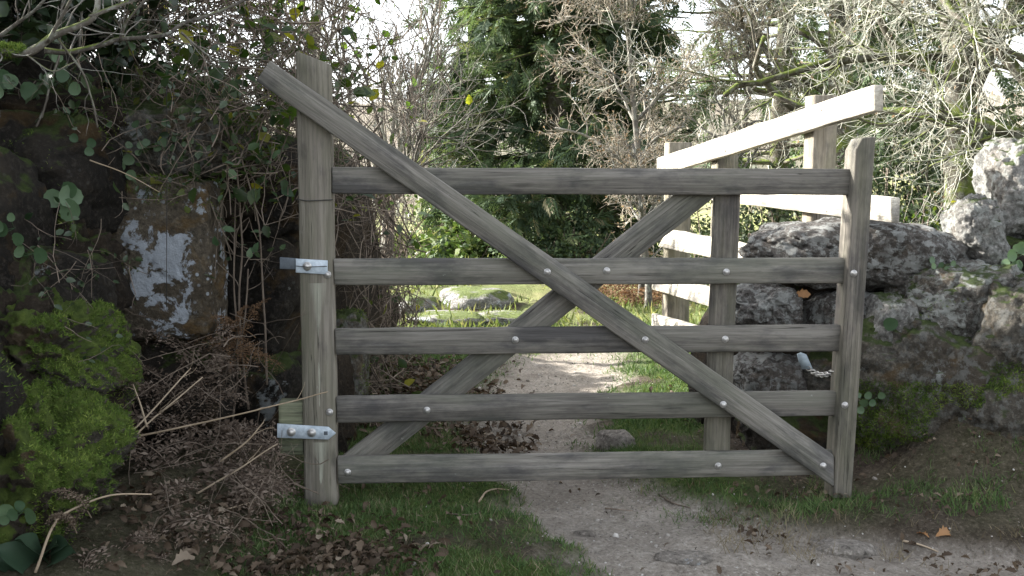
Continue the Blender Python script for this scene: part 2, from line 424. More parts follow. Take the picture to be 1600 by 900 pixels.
M['earth'] = rock_mat('dark_earth', (0.010, 0.008, 0.006), (0.045, 0.035, 0.026), lichen=0.0, moss=0.2, ochre=0.1, soil=0.6)
M['moss'] = leaf_mat('moss_green', [(0, (0.05, 0.09, 0.02)), (0.5, (0.13, 0.20, 0.042)), (1, (0.28, 0.34, 0.09))], 0.3, 0.8, 0.1)
M['grass'] = leaf_mat('grass_green', [(0, (0.048, 0.092, 0.032)), (0.45, (0.092, 0.16, 0.053)), (0.8, (0.165, 0.225, 0.09)), (1, (0.28, 0.26, 0.15))], 0.3, 0.6, 0.2)
M['grass_pale'] = leaf_mat('grass_pale', [(0, (0.08, 0.12, 0.035)), (0.5, (0.17, 0.21, 0.07)), (1, (0.36, 0.33, 0.17))], 0.3, 0.7, 0.15)
M['deadgrass'] = leaf_mat('dead_grass', [(0, (0.10, 0.08, 0.05)), (1, (0.34, 0.29, 0.2))], .2, .8, .1)
M['litter'] = leaf_mat('leaf_litter', [(0, (0.035, 0.024, 0.015)), (0.5, (0.085, 0.060, 0.040)), (0.85, (0.14, 0.105, 0.074)), (1, (0.25, 0.205, 0.155))], 0.15, 0.7, 0.25, (1, 0.8, 0.5))
M['rust_leaf'] = leaf_mat('russet_leaf', [(0, (0.26, 0.12, 0.05)), (1, (0.36, 0.2, 0.09))], 0.25, 0.6, 0.3, (1, 0.7, 0.4))
M['bracken'] = leaf_mat('dead_bracken', [(0, (0.06, 0.045, 0.034)), (0.6, (0.15, 0.115, 0.09)), (1, (0.27, 0.22, 0.18))], 0.2, 0.8, 0.1, (1, 0.75, 0.5))
M['rust'] = leaf_mat('russet_bracken', [(0, (0.10, 0.06, 0.035)), (1, (0.25, 0.165, 0.10))], 0.3, 0.8, 0.1, (1, 0.75, 0.5))
M['fresh'] = leaf_mat('bramble_leaf', [(0, (0.025, 0.05, 0.02)), (0.5, (0.05, 0.085, 0.03)), (0.85, (0.09, 0.125, 0.03)), (1, (0.33, 0.30, 0.05))], 0.45, 0.38, 0.5, (1.4, 1.5, 0.4))
M['ivy'] = leaf_mat('ivy_leaf', [(0, (0.014, 0.03, 0.012)), (1, (0.05, 0.08, 0.035))], 0.2, 0.3, 0.5)
M['penny'] = leaf_mat('pennywort_leaf', [(0, (0.045, 0.09, 0.042)), (1, (0.12, 0.185, 0.10))], 0.2, 0.5, 0.4)
M['broad'] = leaf_mat('broad_dark_leaf', [(0, (0.03, 0.06, 0.035)), (1, (0.06, 0.10, 0.06))], .15, .5, .3)
M['conifer'] = leaf_mat('conifer_needles', [(0, (0.055, 0.085, 0.052)), (0.6, (0.10, 0.15, 0.078)), (0.9, (0.145, 0.20, 0.088)), (1, (0.22, 0.19, 0.12))], 0.35, 0.6, 0.2)
M['shrub'] = leaf_mat('shrub_leaf', [(0, (0.05, 0.09, 0.025)), (0.6, (0.10, 0.16, 0.045)), (1, (0.22, 0.26, 0.09))], 0.3, 0.4, 0.4)
M['hedgeleaf'] = leaf_mat('dark_hedge_leaf', [(0, (0.018, 0.03, 0.014)), (1, (0.055, 0.078, 0.036))], .25, .55, .25)
M['oakleaf'] = leaf_mat('withered_oak_leaf', [(0, (0.17, 0.125, 0.08)), (1, (0.34, 0.27, 0.185))], 0.35, 0.7, 0.2, (1, 0.8, 0.6))
M['bark'] = bark_mat('oak_bark', (0.035, 0.03, 0.024), (0.12, 0.108, 0.086), moss=0.9, lichen=0.2)
M['twig'] = bark_mat('lichen_twig', (0.17, 0.16, 0.125), (0.55, 0.535, 0.46), moss=0.12, lichen=0.7, scale=22)
M['twigtan'] = bark_mat('tan_twig', (0.15, 0.125, 0.095), (0.40, 0.345, 0.275), lichen=0.35, scale=18)
M['twiggrey'] = bark_mat('grey_twig', (0.07, 0.062, 0.055), (0.22, 0.205, 0.18), lichen=0.3, scale=18)
M['stem'] = bark_mat('bramble_stem', (0.07, 0.055, 0.044), (0.25, 0.205, 0.165), scale=25)
M['stemmoss'] = bark_mat('mossy_branch', (0.04, 0.035, 0.03), (0.14, 0.125, 0.105), moss=0.35, lichen=0.22, scale=20)
M['straw'] = bark_mat('dry_straw', (0.22, 0.17, 0.115), (0.42, 0.34, 0.25), scale=25)
M['deadstem'] = bark_mat('dead_stalk', (0.08, 0.062, 0.048), (0.21, 0.17, 0.135), scale=25)
M['farbark'] = bark_mat('pale_far_bark', (0.30, 0.285, 0.26), (0.55, 0.53, 0.49), scale=6)
M['fartwig'] = bark_mat('pale_far_twig', (0.28, 0.23, 0.20), (0.50, 0.43, 0.39), scale=6)

# ------------------------------------------------------------------ ground
PY_ = [1.5, 2.4, 2.6, 2.85, 3.13, 3.4, 3.8, 4.5, 5.28, 6.1, 6.6]
PL_ = [0.26, 0.21, 0.19, 0.13, 0.03, -0.03, -0.10, -0.20, -0.19, -0.06, 0.15]
PR_ = [3.0, 3.0, 2.6, 2.1, 0.9, 0.54, 0.31, 0.36, 0.54, 0.68, 0.66]
def path_mask(x, y):
    w = 0.09 * n2(x, y, 5, 3) + 0.03 * n2(x, y, 17, 5)
    l = np.interp(y, PY_, PL_); r = np.interp(y, PY_, PR_)
    e = 0.05 + 0.02 * y
    m = sstep(-e, e, x - l + w) * sstep(-e, e, r - x + w)
    return m * (1 - sstep(6.0, 7.0, y + 2 * w))
def litter_mask(x, y):
    w = 0.5 + 0.5 * n2(x, y, 4, 9)
    a = np.exp(-(((x + 0.52) / 0.24) ** 2 + ((y - 2.68) / 0.16) ** 2)) + .5 * np.exp(-(((x + 0.85) / 0.3) ** 2 + ((y - 2.9) / 0.35) ** 2))
    b = np.exp(-(((x + 0.42) / 0.28) ** 2 + ((y - 4.9) / 0.9) ** 2)) * 1.1
    d = np.exp(-(((x + 0.06) / 0.14) ** 2 + ((y - 4.1) / 0.5) ** 2)) * 0.8
    c = np.exp(-(((x + 0.45) / 0.3) ** 2 + ((y - 3.3) / 0.22) ** 2)) * 0.5
    f = np.exp(-(((x - 0.75) / 0.25) ** 2 + ((y - 4.5) / 0.4) ** 2)) * 0.45
    g = np.exp(-(((x - 1.9) / 0.6) ** 2 + ((y - 3.05) / 0.2) ** 2)) * 0.25
    return np.clip((a + b + c + d + f + g) * (0.45 + w), 0, 1)
def grass_mask(x, y):
    p = path_mask(x, y)
    n = n2(x, y, 3.2, 21)
    g = sstep(-0.55, 0.25, n + 0.25) * (1 - p)
    g = g * (1 - 0.8 * sstep(0.35, 0.8, litter_mask(x, y)))
    g = g * (1 - 0.8 * sstep(-0.62, -0.85, x) * (y < 6))
    dirt_r = sstep(0.75, 1.2, x) * (1 - sstep(3.0, 3.22, y + 0.1 * n))
    g = g * (1 - 0.85 * dirt_r)
    g = g * (1 - sstep(0.72, 0.86, x) * sstep(3.45, 3.6, y) * (y < 4.6))
    g = g * (1 - .85 * sstep(1.05, 1.2, x) * (y < 4.5))
    tuft = 0.8 * np.exp(-(((x - 0.9) / 0.3) ** 2 + ((y - 3.27) / 0.12) ** 2))
    return np.clip(np.maximum(g, 0.9 * tuft), 0, 1)
def height(x, y):
    p = path_mask(x, y)
    h = 0.012 * n2(x, y, 7, 31) + 0.006 * n2(x, y, 26, 32) * sstep(9, 6, y) + 0.03 * n2(x, y, 1.6, 33) * (0.3 + 0.7 * sstep(4, 8, y))
    h = h - 0.055 * p * sstep(7, 5, y)
    h = h - 0.05 * sstep(0.6, 1.1, x) * sstep(3.25, 3.0, y)
    h = h + 0.30 * sstep(1.18, 1.7, x) * sstep(3.25, 3.6, y) * sstep(9, 5, y)
    h = h - 0.035 * np.exp(-(((x - 1.1) / .3) ** 2 + ((y - 3.3) / .25) ** 2))
    h = h + 0.04 * sstep(0.45, 0.9, x) * sstep(3.6, 4.2, y) * sstep(9, 6, y)
    h = h + 0.13 * sstep(-0.62, -1.1, x) * sstep(6.5, 5.0, y)
    h = h + 0.06 * sstep(-0.35, -0.8, x) * sstep(3.6, 4.6, y) * sstep(7, 5, y)
    h = h + 0.16 * sstep(6.5, 9.0, y) * sstep(1.2, -0.5, x) * sstep(16, 11, y)
    h = h + 0.05 * n2(x, y, 0.5, 35) * sstep(7, 12, y)
    h = h + 1.6 * sstep(2.5, 12, x) * sstep(3, 9, y) + 1.5 * sstep(-4, -14, x)
    h = h - 0.012 * np.maximum(y - 20, 0) * sstep(20, 40, y)
    return h
def spaced(a, b, lo, hi, fine, grow_):
    v = list(np.arange(lo, hi, fine)); s = fine; x = hi
    while x < b: v.append(x); s *= grow_; x += s
    v.append(b); s = fine; x = lo - fine; pre = []
    while x > a: pre.append(x); s *= grow_; x -= s
    return np.array([a] + pre[::-1] + v)
gx = spaced(-160, 160, -1.4, 2.2, 0.026, 1.14); gy = spaced(-30, 320, 2.3, 5.5, 0.026, 1.06)
GX, GY = np.meshgrid(gx, gy, indexing='ij'); GZ = height(GX, GY)
nx, ny = GX.shape; idx = np.arange(nx * ny).reshape(nx, ny)
GF = np.stack([idx[:-1, :-1], idx[1:, :-1], idx[1:, 1:], idx[:-1, 1:]], -1).reshape(-1, 4)
t = NT('ground_soil_path_turf'); co = t.objco()
ap = t.n('Attribute', props={'attribute_name': 'path'}).outputs['Fac']; ag = t.n('Attribute', props={'attribute_name': 'turf'}).outputs['Fac']
n1 = t.noise(co, 9, 8, 0.72); n2_ = t.noise(co, 70, 5, 0.8); n3_ = t.noise(co, 2.2, 4, 0.6)
soil = t.ramp(n1, [(0.3, (0.035, 0.027, 0.02)), (0.7, (0.105, 0.085, 0.067))])
soil = t.mix(t.ramp(n2_, [(0.54, 0.0), (0.64, 0.6)]), soil, (0.20, 0.17, 0.14))
soil = t.mix(t.ramp(n2_, [(0.38, 0.7), (0.46, 0.0)]), soil, (0.018, 0.014, 0.011))
dirt = t.ramp(n1, [(0.28, (0.215, 0.19, 0.16)), (0.68, (0.39, 0.355, 0.31))])
dirt = t.mix(t.ramp(n2_, [(0.54, 0.0), (0.62, 0.75)]), dirt, (0.50, 0.47, 0.425))
dirt = t.mix(t.ramp(n2_, [(0.38, 0.6), (0.47, 0.0)]), dirt, (0.08, 0.068, 0.056))
dirt = t.mix(t.ramp(n3_, [(0.42, 0.0), (0.66, 0.5)]), dirt, (0.19, 0.165, 0.14))
vs = t.n('TexVoronoi', Vector=co, Scale=75.0, Randomness=1.0)
peb = t.ramp(vs.outputs['Distance'], [(0.20, 1.0), (0.32, 0.0)])
pm = t.math('MULTIPLY', peb, t.ramp(t.noise(co, 11, 3), [(0.5, 0.0), (0.62, 0.8)]))
dirt = t.mix(pm, dirt, t.mix(vs.outputs['Color'], (0.20, 0.185, 0.17), (0.42, 0.40, 0.38)))
turf = t.ramp(t.noise(co, 24, 6, 0.7), [(0.3, (0.035, 0.055, 0.016)), (0.6, (0.075, 0.11, 0.03)), (0.8, (0.15, 0.15, 0.06))])
sepy = t.n('SeparateXYZ', Vector=co).outputs['Y']
mead = t.ramp(t.noise(co, 0.9, 6, 0.7), [(0.3, (0.13, 0.17, 0.06)), (0.52, (0.24, 0.25, 0.11)), (0.7, (0.34, 0.29, 0.17))])
turf = t.mix(t.n('MapRange', Value=sepy, From_Min=6.0, From_Max=10.0).outputs[0], turf, mead)
c = t.mix(ag, soil, turf); c = t.mix(ap, c, dirt)
t.set(t.b.inputs['Base Color'], c); t.b.inputs['Roughness'].default_value = 0.95; t.b.inputs['Specular IOR Level'].default_value = 0.1
hh = t.math('ADD', t.math('ADD', n1, t.math('MULTIPLY', n2_, 0.35)), t.math('MULTIPLY', pm, 0.35))
t.set(t.b.inputs['Normal'], t.bump(hh, 1.0, 0.03))
me = mesh_data('ground', np.stack([GX.ravel(), GY.ravel(), GZ.ravel()], 1), GF, t.m, None, True)
for nm, fn in (('path', path_mask), ('turf', grass_mask)):
    at = me.attributes.new(nm, 'FLOAT', 'POINT'); at.data.foreach_set('value', np.ascontiguousarray(fn(GX, GY).ravel(), np.float32))
ground = tag(link('ground', me), 'trodden earth path through short turf and fallen leaves', 'ground', None, 'structure')
def hz(x, y):
    return float(height(np.array([x]), np.array([y]))[0])

# ------------------------------------------------------------------ boards
def board_mesh(name, c4, nrm, front, thick, mat, cham=0.004, seg=36, wob=0.0016, seed=0):
    """c4: world corners TL,TR,BR,BL of the front face lying on the reference plane; returns mesh in a local frame (x along the board) and its matrix"""
    c4 = [np.asarray(q, float) for q in c4]; nrm = norm(nrm)
    tl, tr, br, bl = [q + nrm * front for q in c4]
    ml, mr = (tl + bl) / 2, (tr + br) / 2
    X = norm(mr - ml); Yv = -nrm; Z = norm(np.cross(X, Yv)); X = np.cross(Yv, Z)
    o = (ml + mr) / 2
    loc = lambda q: np.array([np.dot(q - o, X), np.dot(q - o, Yv), np.dot(q - o, Z)])
    tl, tr, br, bl = loc(tl), loc(tr), loc(br), loc(bl)
    W = np.linalg.norm(tl - bl); cw = cham / W
    prof = [(cw, 0), (1 - cw, 0), (1, cham), (1, thick - cham), (1 - cw, thick), (cw, thick), (0, thick - cham), (0, cham)]
    L = np.linalg.norm(tr - tl)
    ss = np.concatenate([[0, min(0.004 / L, .02)], np.linspace(0, 1, seg)[1:-1], [1 - min(0.004 / L, .02), 1]])
    V = []
    for k, s in enumerate(ss):
        a = bl + (br - bl) * s; b = tl + (tr - tl) * s
        e = 0.5 if k in (0, len(ss) - 1) else 0.0
        for j, (v, d) in enumerate(prof):
            if e: v = v * (1 - 2 * cw * e) + cw * e; d = d + (cham * e if d < thick / 2 else -cham * e)
            V.append(a + (b - a) * v + np.array([0, d, 0]))
    V = np.array(V)
    q = V + seed * 3.7
    V = V + wob * np.stack([0 * q[:, 0], vnoise(q * [5, 30, 30], 11), vnoise(q * [6, 9, 9], 12) + 0.6 * vnoise(q * [25, 9, 9], 13)], 1)
    n = len(ss); ii = np.arange(n * 8).reshape(n, 8)
    F = np.stack([ii[:-1], np.roll(ii[:-1], -1, 1), np.roll(ii[1:], -1, 1), ii[1:]], -1).reshape(-1, 4)
    me = mesh_data(name, V, [F[:, ::-1], ii[0:1], ii[-1:, ::-1]], mat)
    Mx = Matrix(((X[0], Yv[0], Z[0], o[0]), (X[1], Yv[1], Z[1], o[1]), (X[2], Yv[2], Z[2], o[2]), (0, 0, 0, 1)))
    return me, Mx
def put(name, me, Mx, root):
    o = link(name, me, root)
    L = Vector(root.location); q = root.parent
    while q is not None: L = L + Vector(q.location); q = q.parent
    o.matrix_basis = Matrix.Translation(L).inverted() @ Mx
    return o
def dome(name, r, h, mat, k=14):
    A = Acc(); prof = [(1.35, 0.0), (1.35, 0.16), (1.05, 0.2), (1.0, 0.25), (0.86, 0.62), (0.5, 0.93), (0.0, 1.0)]
    V = []
    for (a, b) in prof[:-1]:
        for j in range(k):
            th = 2 * math.pi * j / k; V.append((r * a * math.cos(th), -h * b, r * a * math.sin(th)))
    V.append((0, -h, 0)); F4 = []; F3 = []
    for i in range(len(prof) - 2):
        for j in range(k): F4.append((i * k + j, i * k + (j + 1) % k, (i + 1) * k + (j + 1) % k, (i + 1) * k + j))
    b = (len(prof) - 2) * k
    for j in range(k): F3.append((b + j, b + (j + 1) % k, len(V) - 1))
    return mesh_data(name, np.array(V), [np.array(F4), np.array(F3)], mat, None, True)

# ------------------------------------------------------------------ gate
GA = np.array([-0.66, 3.20, 0.0]); GD = norm([math.cos(R(4.6)), math.sin(R(4.6)), 0.0]); GN = norm([GD[1], -GD[0], 0.0])
def gp(px, py, off=0.0):
    return on_plane(px, py, GA + GN * off, GN)
gate = empty('field_gate', gp(490, 790), 'weathered grey five-bar timber gate with crossed braces and steel hinge straps', 'gate')
def gboard(name, quad, front, thick, mat, seed, **kw):
    me, Mx = board_mesh(name, [gp(x, y, front) - GN * front for x, y in quad], GN, front, thick, mat, seed=seed, **kw)
    return put(name, me, Mx, gate)
# stile boards are given turned a quarter so that the grain runs up them
gboard('hanging_stile', [(475.5, 792), (461, 79), (516, 100), (527, 790)], -0.002, 0.08, M['hang'], 1, cham=0.006)
def gprism(name, pts, front, thick, mat, axis):
    q = [gp(x, y, front) for x, y in pts]; a, b = gp(*axis[0], front), gp(*axis[1], front)
    X = norm(b - a); Yv = -GN; Z = np.cross(X, Yv); o = (a + b) / 2; n = len(q)
    L = [np.array([np.dot(p - o, X), 0.0, np.dot(p - o, Z)]) for p in q]
    V = np.array(L + [p + [0, thick, 0] for p in L]); F = [np.array([[i, (i + 1) % n, n + (i + 1) % n, n + i] for i in range(n)]), np.array([list(range(n))[::-1], list(range(n, 2 * n))])]
    ob = put(name, mesh_data(name, V, F, mat), Matrix(((X[0], Yv[0], Z[0], o[0]), (X[1], Yv[1], Z[1], o[1]), (X[2], Yv[2], Z[2], o[2]), (0, 0, 0, 1))), gate)
    bv = ob.modifiers.new('bevel', 'BEVEL'); bv.width = 0.005; bv.segments = 2; bv.limit_method = 'ANGLE'
    return ob
gprism('closing_stile', [(1302, 779), (1311, 640), (1337, 234), (1347, 215), (1369, 213), (1331, 779)], 0.032, 0.088, M['stile'], [(1316, 779), (1354, 213)])
rails = [[(519, 261), (1338, 264), (1334, 305), (519, 303)], [(521, 404.5), (1326, 403), (1322, 443), (523, 446)],
         [(523, 514), (1317, 508.5), (1314, 549), (525, 555)], [(525, 620), (1309, 612), (1306, 650), (527, 661)],
         [(527, 714.5), (1302, 704.5), (1302, 742.5), (528, 757)]]
for i, q in enumerate(rails): gboard('rail', q, 0.0, 0.028, M['gate'], 10 + i)
gboard('front_brace', [(422, 94), (1303, 711), (1303, 762), (400, 126)], 0.030, 0.028, M['gate'], 21)
gboard('rear_brace', [(523, 723), (1071, 290), (1139, 290), (592, 723)], -0.030, 0.026, M['gate'], 22)
gboard('upright', [(1101, 722), (1117.5, 288), (1158, 288), (1140, 722)], -0.0305, 0.03, M['stile'], 23)
gboard('hinge_block', [(435, 629), (474, 628), (474, 712), (436, 712)], -0.012, 0.07, M['block'], 24, seg=8)
bolt_me = dome('bolt', 0.0085, 0.008, M['bolt'])
def bolt(px, py, off, me=None, name='bolt', root=None):
    root = root or gate
    q = gp(px, py, off)
    Mx = Matrix(((GD[0], -GN[0], 0, q[0]), (GD[1], -GN[1], 0, q[1]), (0, 0, 1, q[2]), (0, 0, 0, 1)))
    return put(name, me or bolt_me, Mx, root)
for x, y, off in [(855, 425, .030), (1008, 531, .030), (1130, 632, .030), (1286, 728, .030), (948, 423, 0), (1135, 425, 0), (805, 531, 0), (1133, 530, 0),
                  (667, 641, 0), (543, 738, 0), (1122, 728, 0), (1334, 427, .032), (1320, 633, .032), (515, 644, -.002)]:
    bolt(x, y, off + 0.001)
def plate(name, pts, off, th, mat, root):
    f = [gp(x, y, off + th) for x, y in pts]; b = [gp(x, y, off + th) - GN * th for x, y in pts]; n = len(pts)
    V = np.array(f + b); F = [np.array([[i, (i + 1) % n, n + (i + 1) % n, n + i] for i in range(n)]), np.array([list(range(n))[::-1], list(range(n, 2 * n))])]
    o = part(name, V, F, mat, root)
    bv = o.modifiers.new('bevel', 'BEVEL'); bv.width = 0.0012; bv.segments = 2; bv.limit_method = 'ANGLE'
    return o
big_bolt = dome('strap_bolt', 0.0105, 0.011, M['bolt'])
hs1 = plate('hinge_strap', [(433, 662), (513, 667), (525, 677), (513, 687), (433, 684)], 0.0, 0.005, M['galv'], gate)
bolt(455, 675, 0.005, big_bolt, 'strap_bolt', hs1); bolt(487, 676, 0.005, big_bolt, 'strap_bolt', hs1)
plate('strap_hole', [(506, 674), (512, 674), (512, 680), (506, 680)], 0.0052, 0.0006, M['galv_dark'], hs1)
hs2 = plate('hinge_strap', [(462, 404), (512, 407), (512, 429), (462, 426)], 0.0, 0.004, M['galv'], gate)
plate('hinge_bracket', [(437, 402), (463, 404), (463, 421), (437, 420)], -0.02, 0.018, M['galv_dark'], gate)
bolt(480, 416, 0.004, big_bolt, 'strap_bolt', hs2); bolt(512, 429, 0.002, None, 'strap_bolt', hs2)
wv, wf, _ = sweep(*tube_path([gp(462, 314, -0.02), gp(463.5, 311, .003), gp(478, 313.5, .003), gp(500, 313, .003), gp(518.5, 312, .003), gp(519, 312, -.02)], 0.0016, 0.0016, 5), 5)
part('wire_tie', wv, wf, M['wire'], gate, None, True)
wv, wf, _ = sweep(*tube_path([gp(463, 415.5, .006), gp(480, 417, .018), gp(496, 416.5, .007), gp(511, 416, .0065)], 0.0012, 0.0012, 5), 5)
part('wire_tie', wv, wf, M['wire'], gate, None, True)

# ------------------------------------------------------------------ chain and plate between the stile and the wall
ca, cb = gp(1308, 577, -0.02), P(1262, 575, 3.57)
chain = empty('chain', cb, 'short steel chain tying the closing stile to the stone wall', 'chain')
th = np.linspace(0, 2 * math.pi, 13)
nl = 13
for i in range(nl):
    f = (i + 0.5) / nl; p = cb + (ca - cb) * f - np.array([0, 0, 0.022 * math.sin(math.pi * f)])
    d = norm(ca - cb); s = norm(np.cross(d, [0, 0, 1])); u = np.cross(s, d); w = s if i % 2 else u
    loop = np.array([p + d * 0.017 * math.cos(a) + w * 0.008 * math.sin(a) for a in th])
    V, F, _ = sweep(loop[None], np.full((1, 13), 0.0024), 5)
    part('link', V, F, M['bolt'], chain, None, True)
A = Acc(); q = [P(1246, 554, 3.56), P(1252, 551, 3.56), P(1260, 554, 3.56), P(1270, 576, 3.57), P(1254, 577, 3.57), P(1249, 566, 3.56)]
V = np.array(q + [p + np.array([0, 0.008, 0]) for p in q]); F = [np.array([[i, (i + 1) % 6, 6 + (i + 1) % 6, 6 + i] for i in range(6)]), np.array([[5, 4, 3, 2, 1, 0], [6, 7, 8, 9, 10, 11]])]
single('latch_tag', V, F, M['rag'], 'small pale blue plate hanging at the wall end of the chain', 'tag')

# ------------------------------------------------------------------ fence beyond the gate
FA, FB = np.array([1.31, 3.70, 0]), np.array([0.84, 5.90, 0]); FD = norm(FB - FA); FN = norm([-FD[1], FD[0], 0.0])
if FN[0] > 0: FN = -FN
def fp(px, py, off=0.0): return on_plane(px, py, FA + FN * off, FN)
fence = empty('rail_fence', (1.1, 4.8, hz(1.1, 4.8)), 'sunlit pale timber rail fence with sloping top rail behind the gate', 'fence')
frails = [[(1026, 247), (1366, 132), (1367, 173), (1026, 275)], [(1040, 276), (1392, 308), (1392, 349), (1040, 304)], [(1044, 359), (1250, 397), (1250, 432), (1027, 385)],
          [(1018, 426), (1215, 477), (1215, 512), (1018, 452)], [(1018, 490), (1195, 541), (1195, 573), (1018, 517)]]
for i, q in enumerate(frails):
    me, Mx = board_mesh('rail', [fp(x, y) for x, y in q], FN, 0.0, 0.036, M['fence'], seed=40 + i, seg=20, wob=.003); put('rail', me, Mx, fence)
def fpost(px, py_top, wpx, seed):
    top = fp(px, py_top, -0.037); w = wpx / FPX * top[1]
    z0 = hz(top[0], top[1]) - 0.25
    a = top.copy(); b = top + FD * 0.085
    # front face on the rail side: local x runs up the post
    c4 = [np.array([b[0], b[1], z0]), np.array([b[0], b[1], top[2]]), np.array([a[0], a[1], top[2]]), np.array([a[0], a[1], z0])]
    me, Mx = board_mesh('post', c4, FN, 0.0, w, M['post'], cham=0.006, seed=seed, seg=14); put('post', me, Mx, fence)
fpost(1046, 222, 38, 51); fpost(1122, 236, 34, 52); fpost(1273, 148, 40, 53)

nail_me = dome('nail', 0.0035, 0.002, M['wire'], 8)
def nail(px, py):
    q = fp(px, py, .0005)
    Mx = Matrix(((FD[0], -FN[0], 0, q[0]), (FD[1], -FN[1], 0, q[1]), (0, 0, 1, q[2]), (0, 0, 0, 1))); put('nail', nail_me, Mx, fence)
for x, y in [(1058, 246), (1060, 256), (1131, 222), (1133, 236), (1283, 172), (1285, 187), (1060, 284), (1290, 309), (1292, 330), (1062, 371), (1133, 385), (1058, 446), (1058, 509)]: nail(x, y)

# ------------------------------------------------------------------ rocks
_ico = {}
def ico(s):
    if s not in _ico:
        bm = bmesh.new(); bmesh.ops.create_icosphere(bm, subdivisions=s, radius=1.0)
        _ico[s] = (np.array([v.co[:] for v in bm.verts]), np.array([[v.index for v in f.verts] for f in bm.faces])); bm.free()
    return _ico[s]
def rock_geo(c, rad, seed, box=3.5, rough=0.10, cuts=8, sub=5, tilt=(0, 0, 0), fine=0.045):
    V, F = ico(sub); rng = np.random.default_rng(seed)
    V = V / (np.sum(np.abs(V) ** box, 1) ** (1 / box))[:, None]
    for k in range(cuts):
        n = norm(rng.normal(size=3)); d = V @ n - rng.uniform(0.86, 1.12); V = V - np.outer(np.maximum(d, 0) * 0.92, n)
    rad = np.asarray(rad, float); q = V * (rad / rad.mean()) * 1.3 + seed * 7.13
    nn = norm(V)
    V = V + nn * (rough * fbm(q, 3, seed))[:, None] + nn * (fine * fbm(q * 5, 4, seed + 5, 0.62))[:, None] - nn * (fine * 1.2 * np.maximum(0, fbm(q * 3.1 + 9, 3, seed + 6) - .25))[:, None]
    cr = np.abs(fbm(q * 1.5 + 5, 2, seed + 9)); V = V - nn * (0.07 * np.exp(-(cr / 0.035) ** 2))[:, None]
    V = V * np.asarray(rad)
    Mr = np.array((Matrix.Rotation(tilt[2], 3, 'Z') @ Matrix.Rotation(tilt[1], 3, 'Y') @ Matrix.Rotation(tilt[0], 3, 'X')))
    return V @ Mr.T + np.asarray(c), F
ROCKS = {}
def rock(root, key, px, py, w, h, Y, depth, mat, seed, tilt=0.0, sub=5, yaw=0.0, **kw):
    """w, h: size in the picture at distance Y"""
    V, F = rock_geo(P(px, py, Y), (w / 2 / FPX * Y, depth / 2, h / 2 / FPX * Y), seed, sub=sub, tilt=(0, R(tilt), R(yaw)), **kw)
    ROCKS[key] = (V, F)
    return part('stone', V, F, mat, root, None, True)
wr = empty('stone_wall', (1.6, 3.75, hz(1.6, 3.75)), 'tumbled granite boulder wall beside the closing end of the gate', 'stone wall')
o = rock(wr, 'big', 1332, 398, 335, 104, 4.02, 0.50, M['rockR'], 101, sub=6, tilt=2, box=2.5, rough=0.15, cuts=9, fine=.04); tag(o, 'long speckled boulder capping the wall')
rock(wr, 'b1', 1192, 480, 108, 74, 3.98, 0.34, M['rockR'], 102, sub=6)
rock(wr, 'b2', 1318, 492, 140, 74, 3.95, 0.36, M['rockR'], 103, tilt=-4)
rock(wr, 'b3', 1215, 590, 160, 100, 4.05, 0.4, M['rockR'], 104)
rock(wr, 'b4', 1300, 580, 130, 110, 3.98, 0.36, M['rockM'], 105)
rock(wr, 'b5', 1255, 680, 190, 90, 3.95, 0.4, M['rockL'], 106)
rock(wr, 'b6', 1385, 505, 70, 90, 3.75, 0.25, M['rockP'], 107, tilt=10)
o = rock(wr, 'g', 1522, 366, 74, 118, 3.98, 0.26, M['rockP'], 108, sub=6, tilt=-14); tag(o, 'pale leaning stone set on edge')
rock(wr, 'h', 1592, 300, 118, 165, 4.15, 0.36, M['rockP'], 109, sub=6, tilt=-5)
rock(wr, 'h2', 1580, 425, 120, 110, 4.05, 0.34, M['rockL'], 110)
rock(wr, 'i', 1500, 478, 200, 130, 3.80, 0.36, M['rockX'], 111, sub=6, tilt=-6, cuts=8, rough=.16)
rock(wr, 'j', 1455, 615, 260, 240, 3.74, 0.46, M['rockM'], 112, sub=6, tilt=10, cuts=6, rough=.18, box=2.8, fine=.05)
rock(wr, 'k', 1600, 590, 230, 290, 3.66, 0.44, M['rockM'], 113, sub=6, tilt=12, cuts=6, rough=.18, box=2.8, fine=.05)
rock(wr, 'l', 1640, 440, 130, 150, 3.95, 0.4, M['rockP'], 114)
rock(wr, 'm', 1700, 560, 200, 250, 3.8, 0.5, M['rockM'], 115)
rock(wr, 'n', 1720, 380, 160, 180, 4.1, 0.4, M['rockR'], 116)
rock(wr, 'o', 1430, 470, 120, 110, 4.15, 0.3, M['rockL'], 117)
A = Acc()
V, F = rock_geo((1.75, 4.25, 0.15), (0.85, 0.32, 0.62), 118, rough=0.15, sub=4); A.add(V, F)
V, F = rock_geo((1.05, 4.32, 0.1), (0.28, 0.25, 0.5), 119, rough=0.15, sub=4); A.add(V, F)
A.part('earth_core', M['earth'], wr, True)

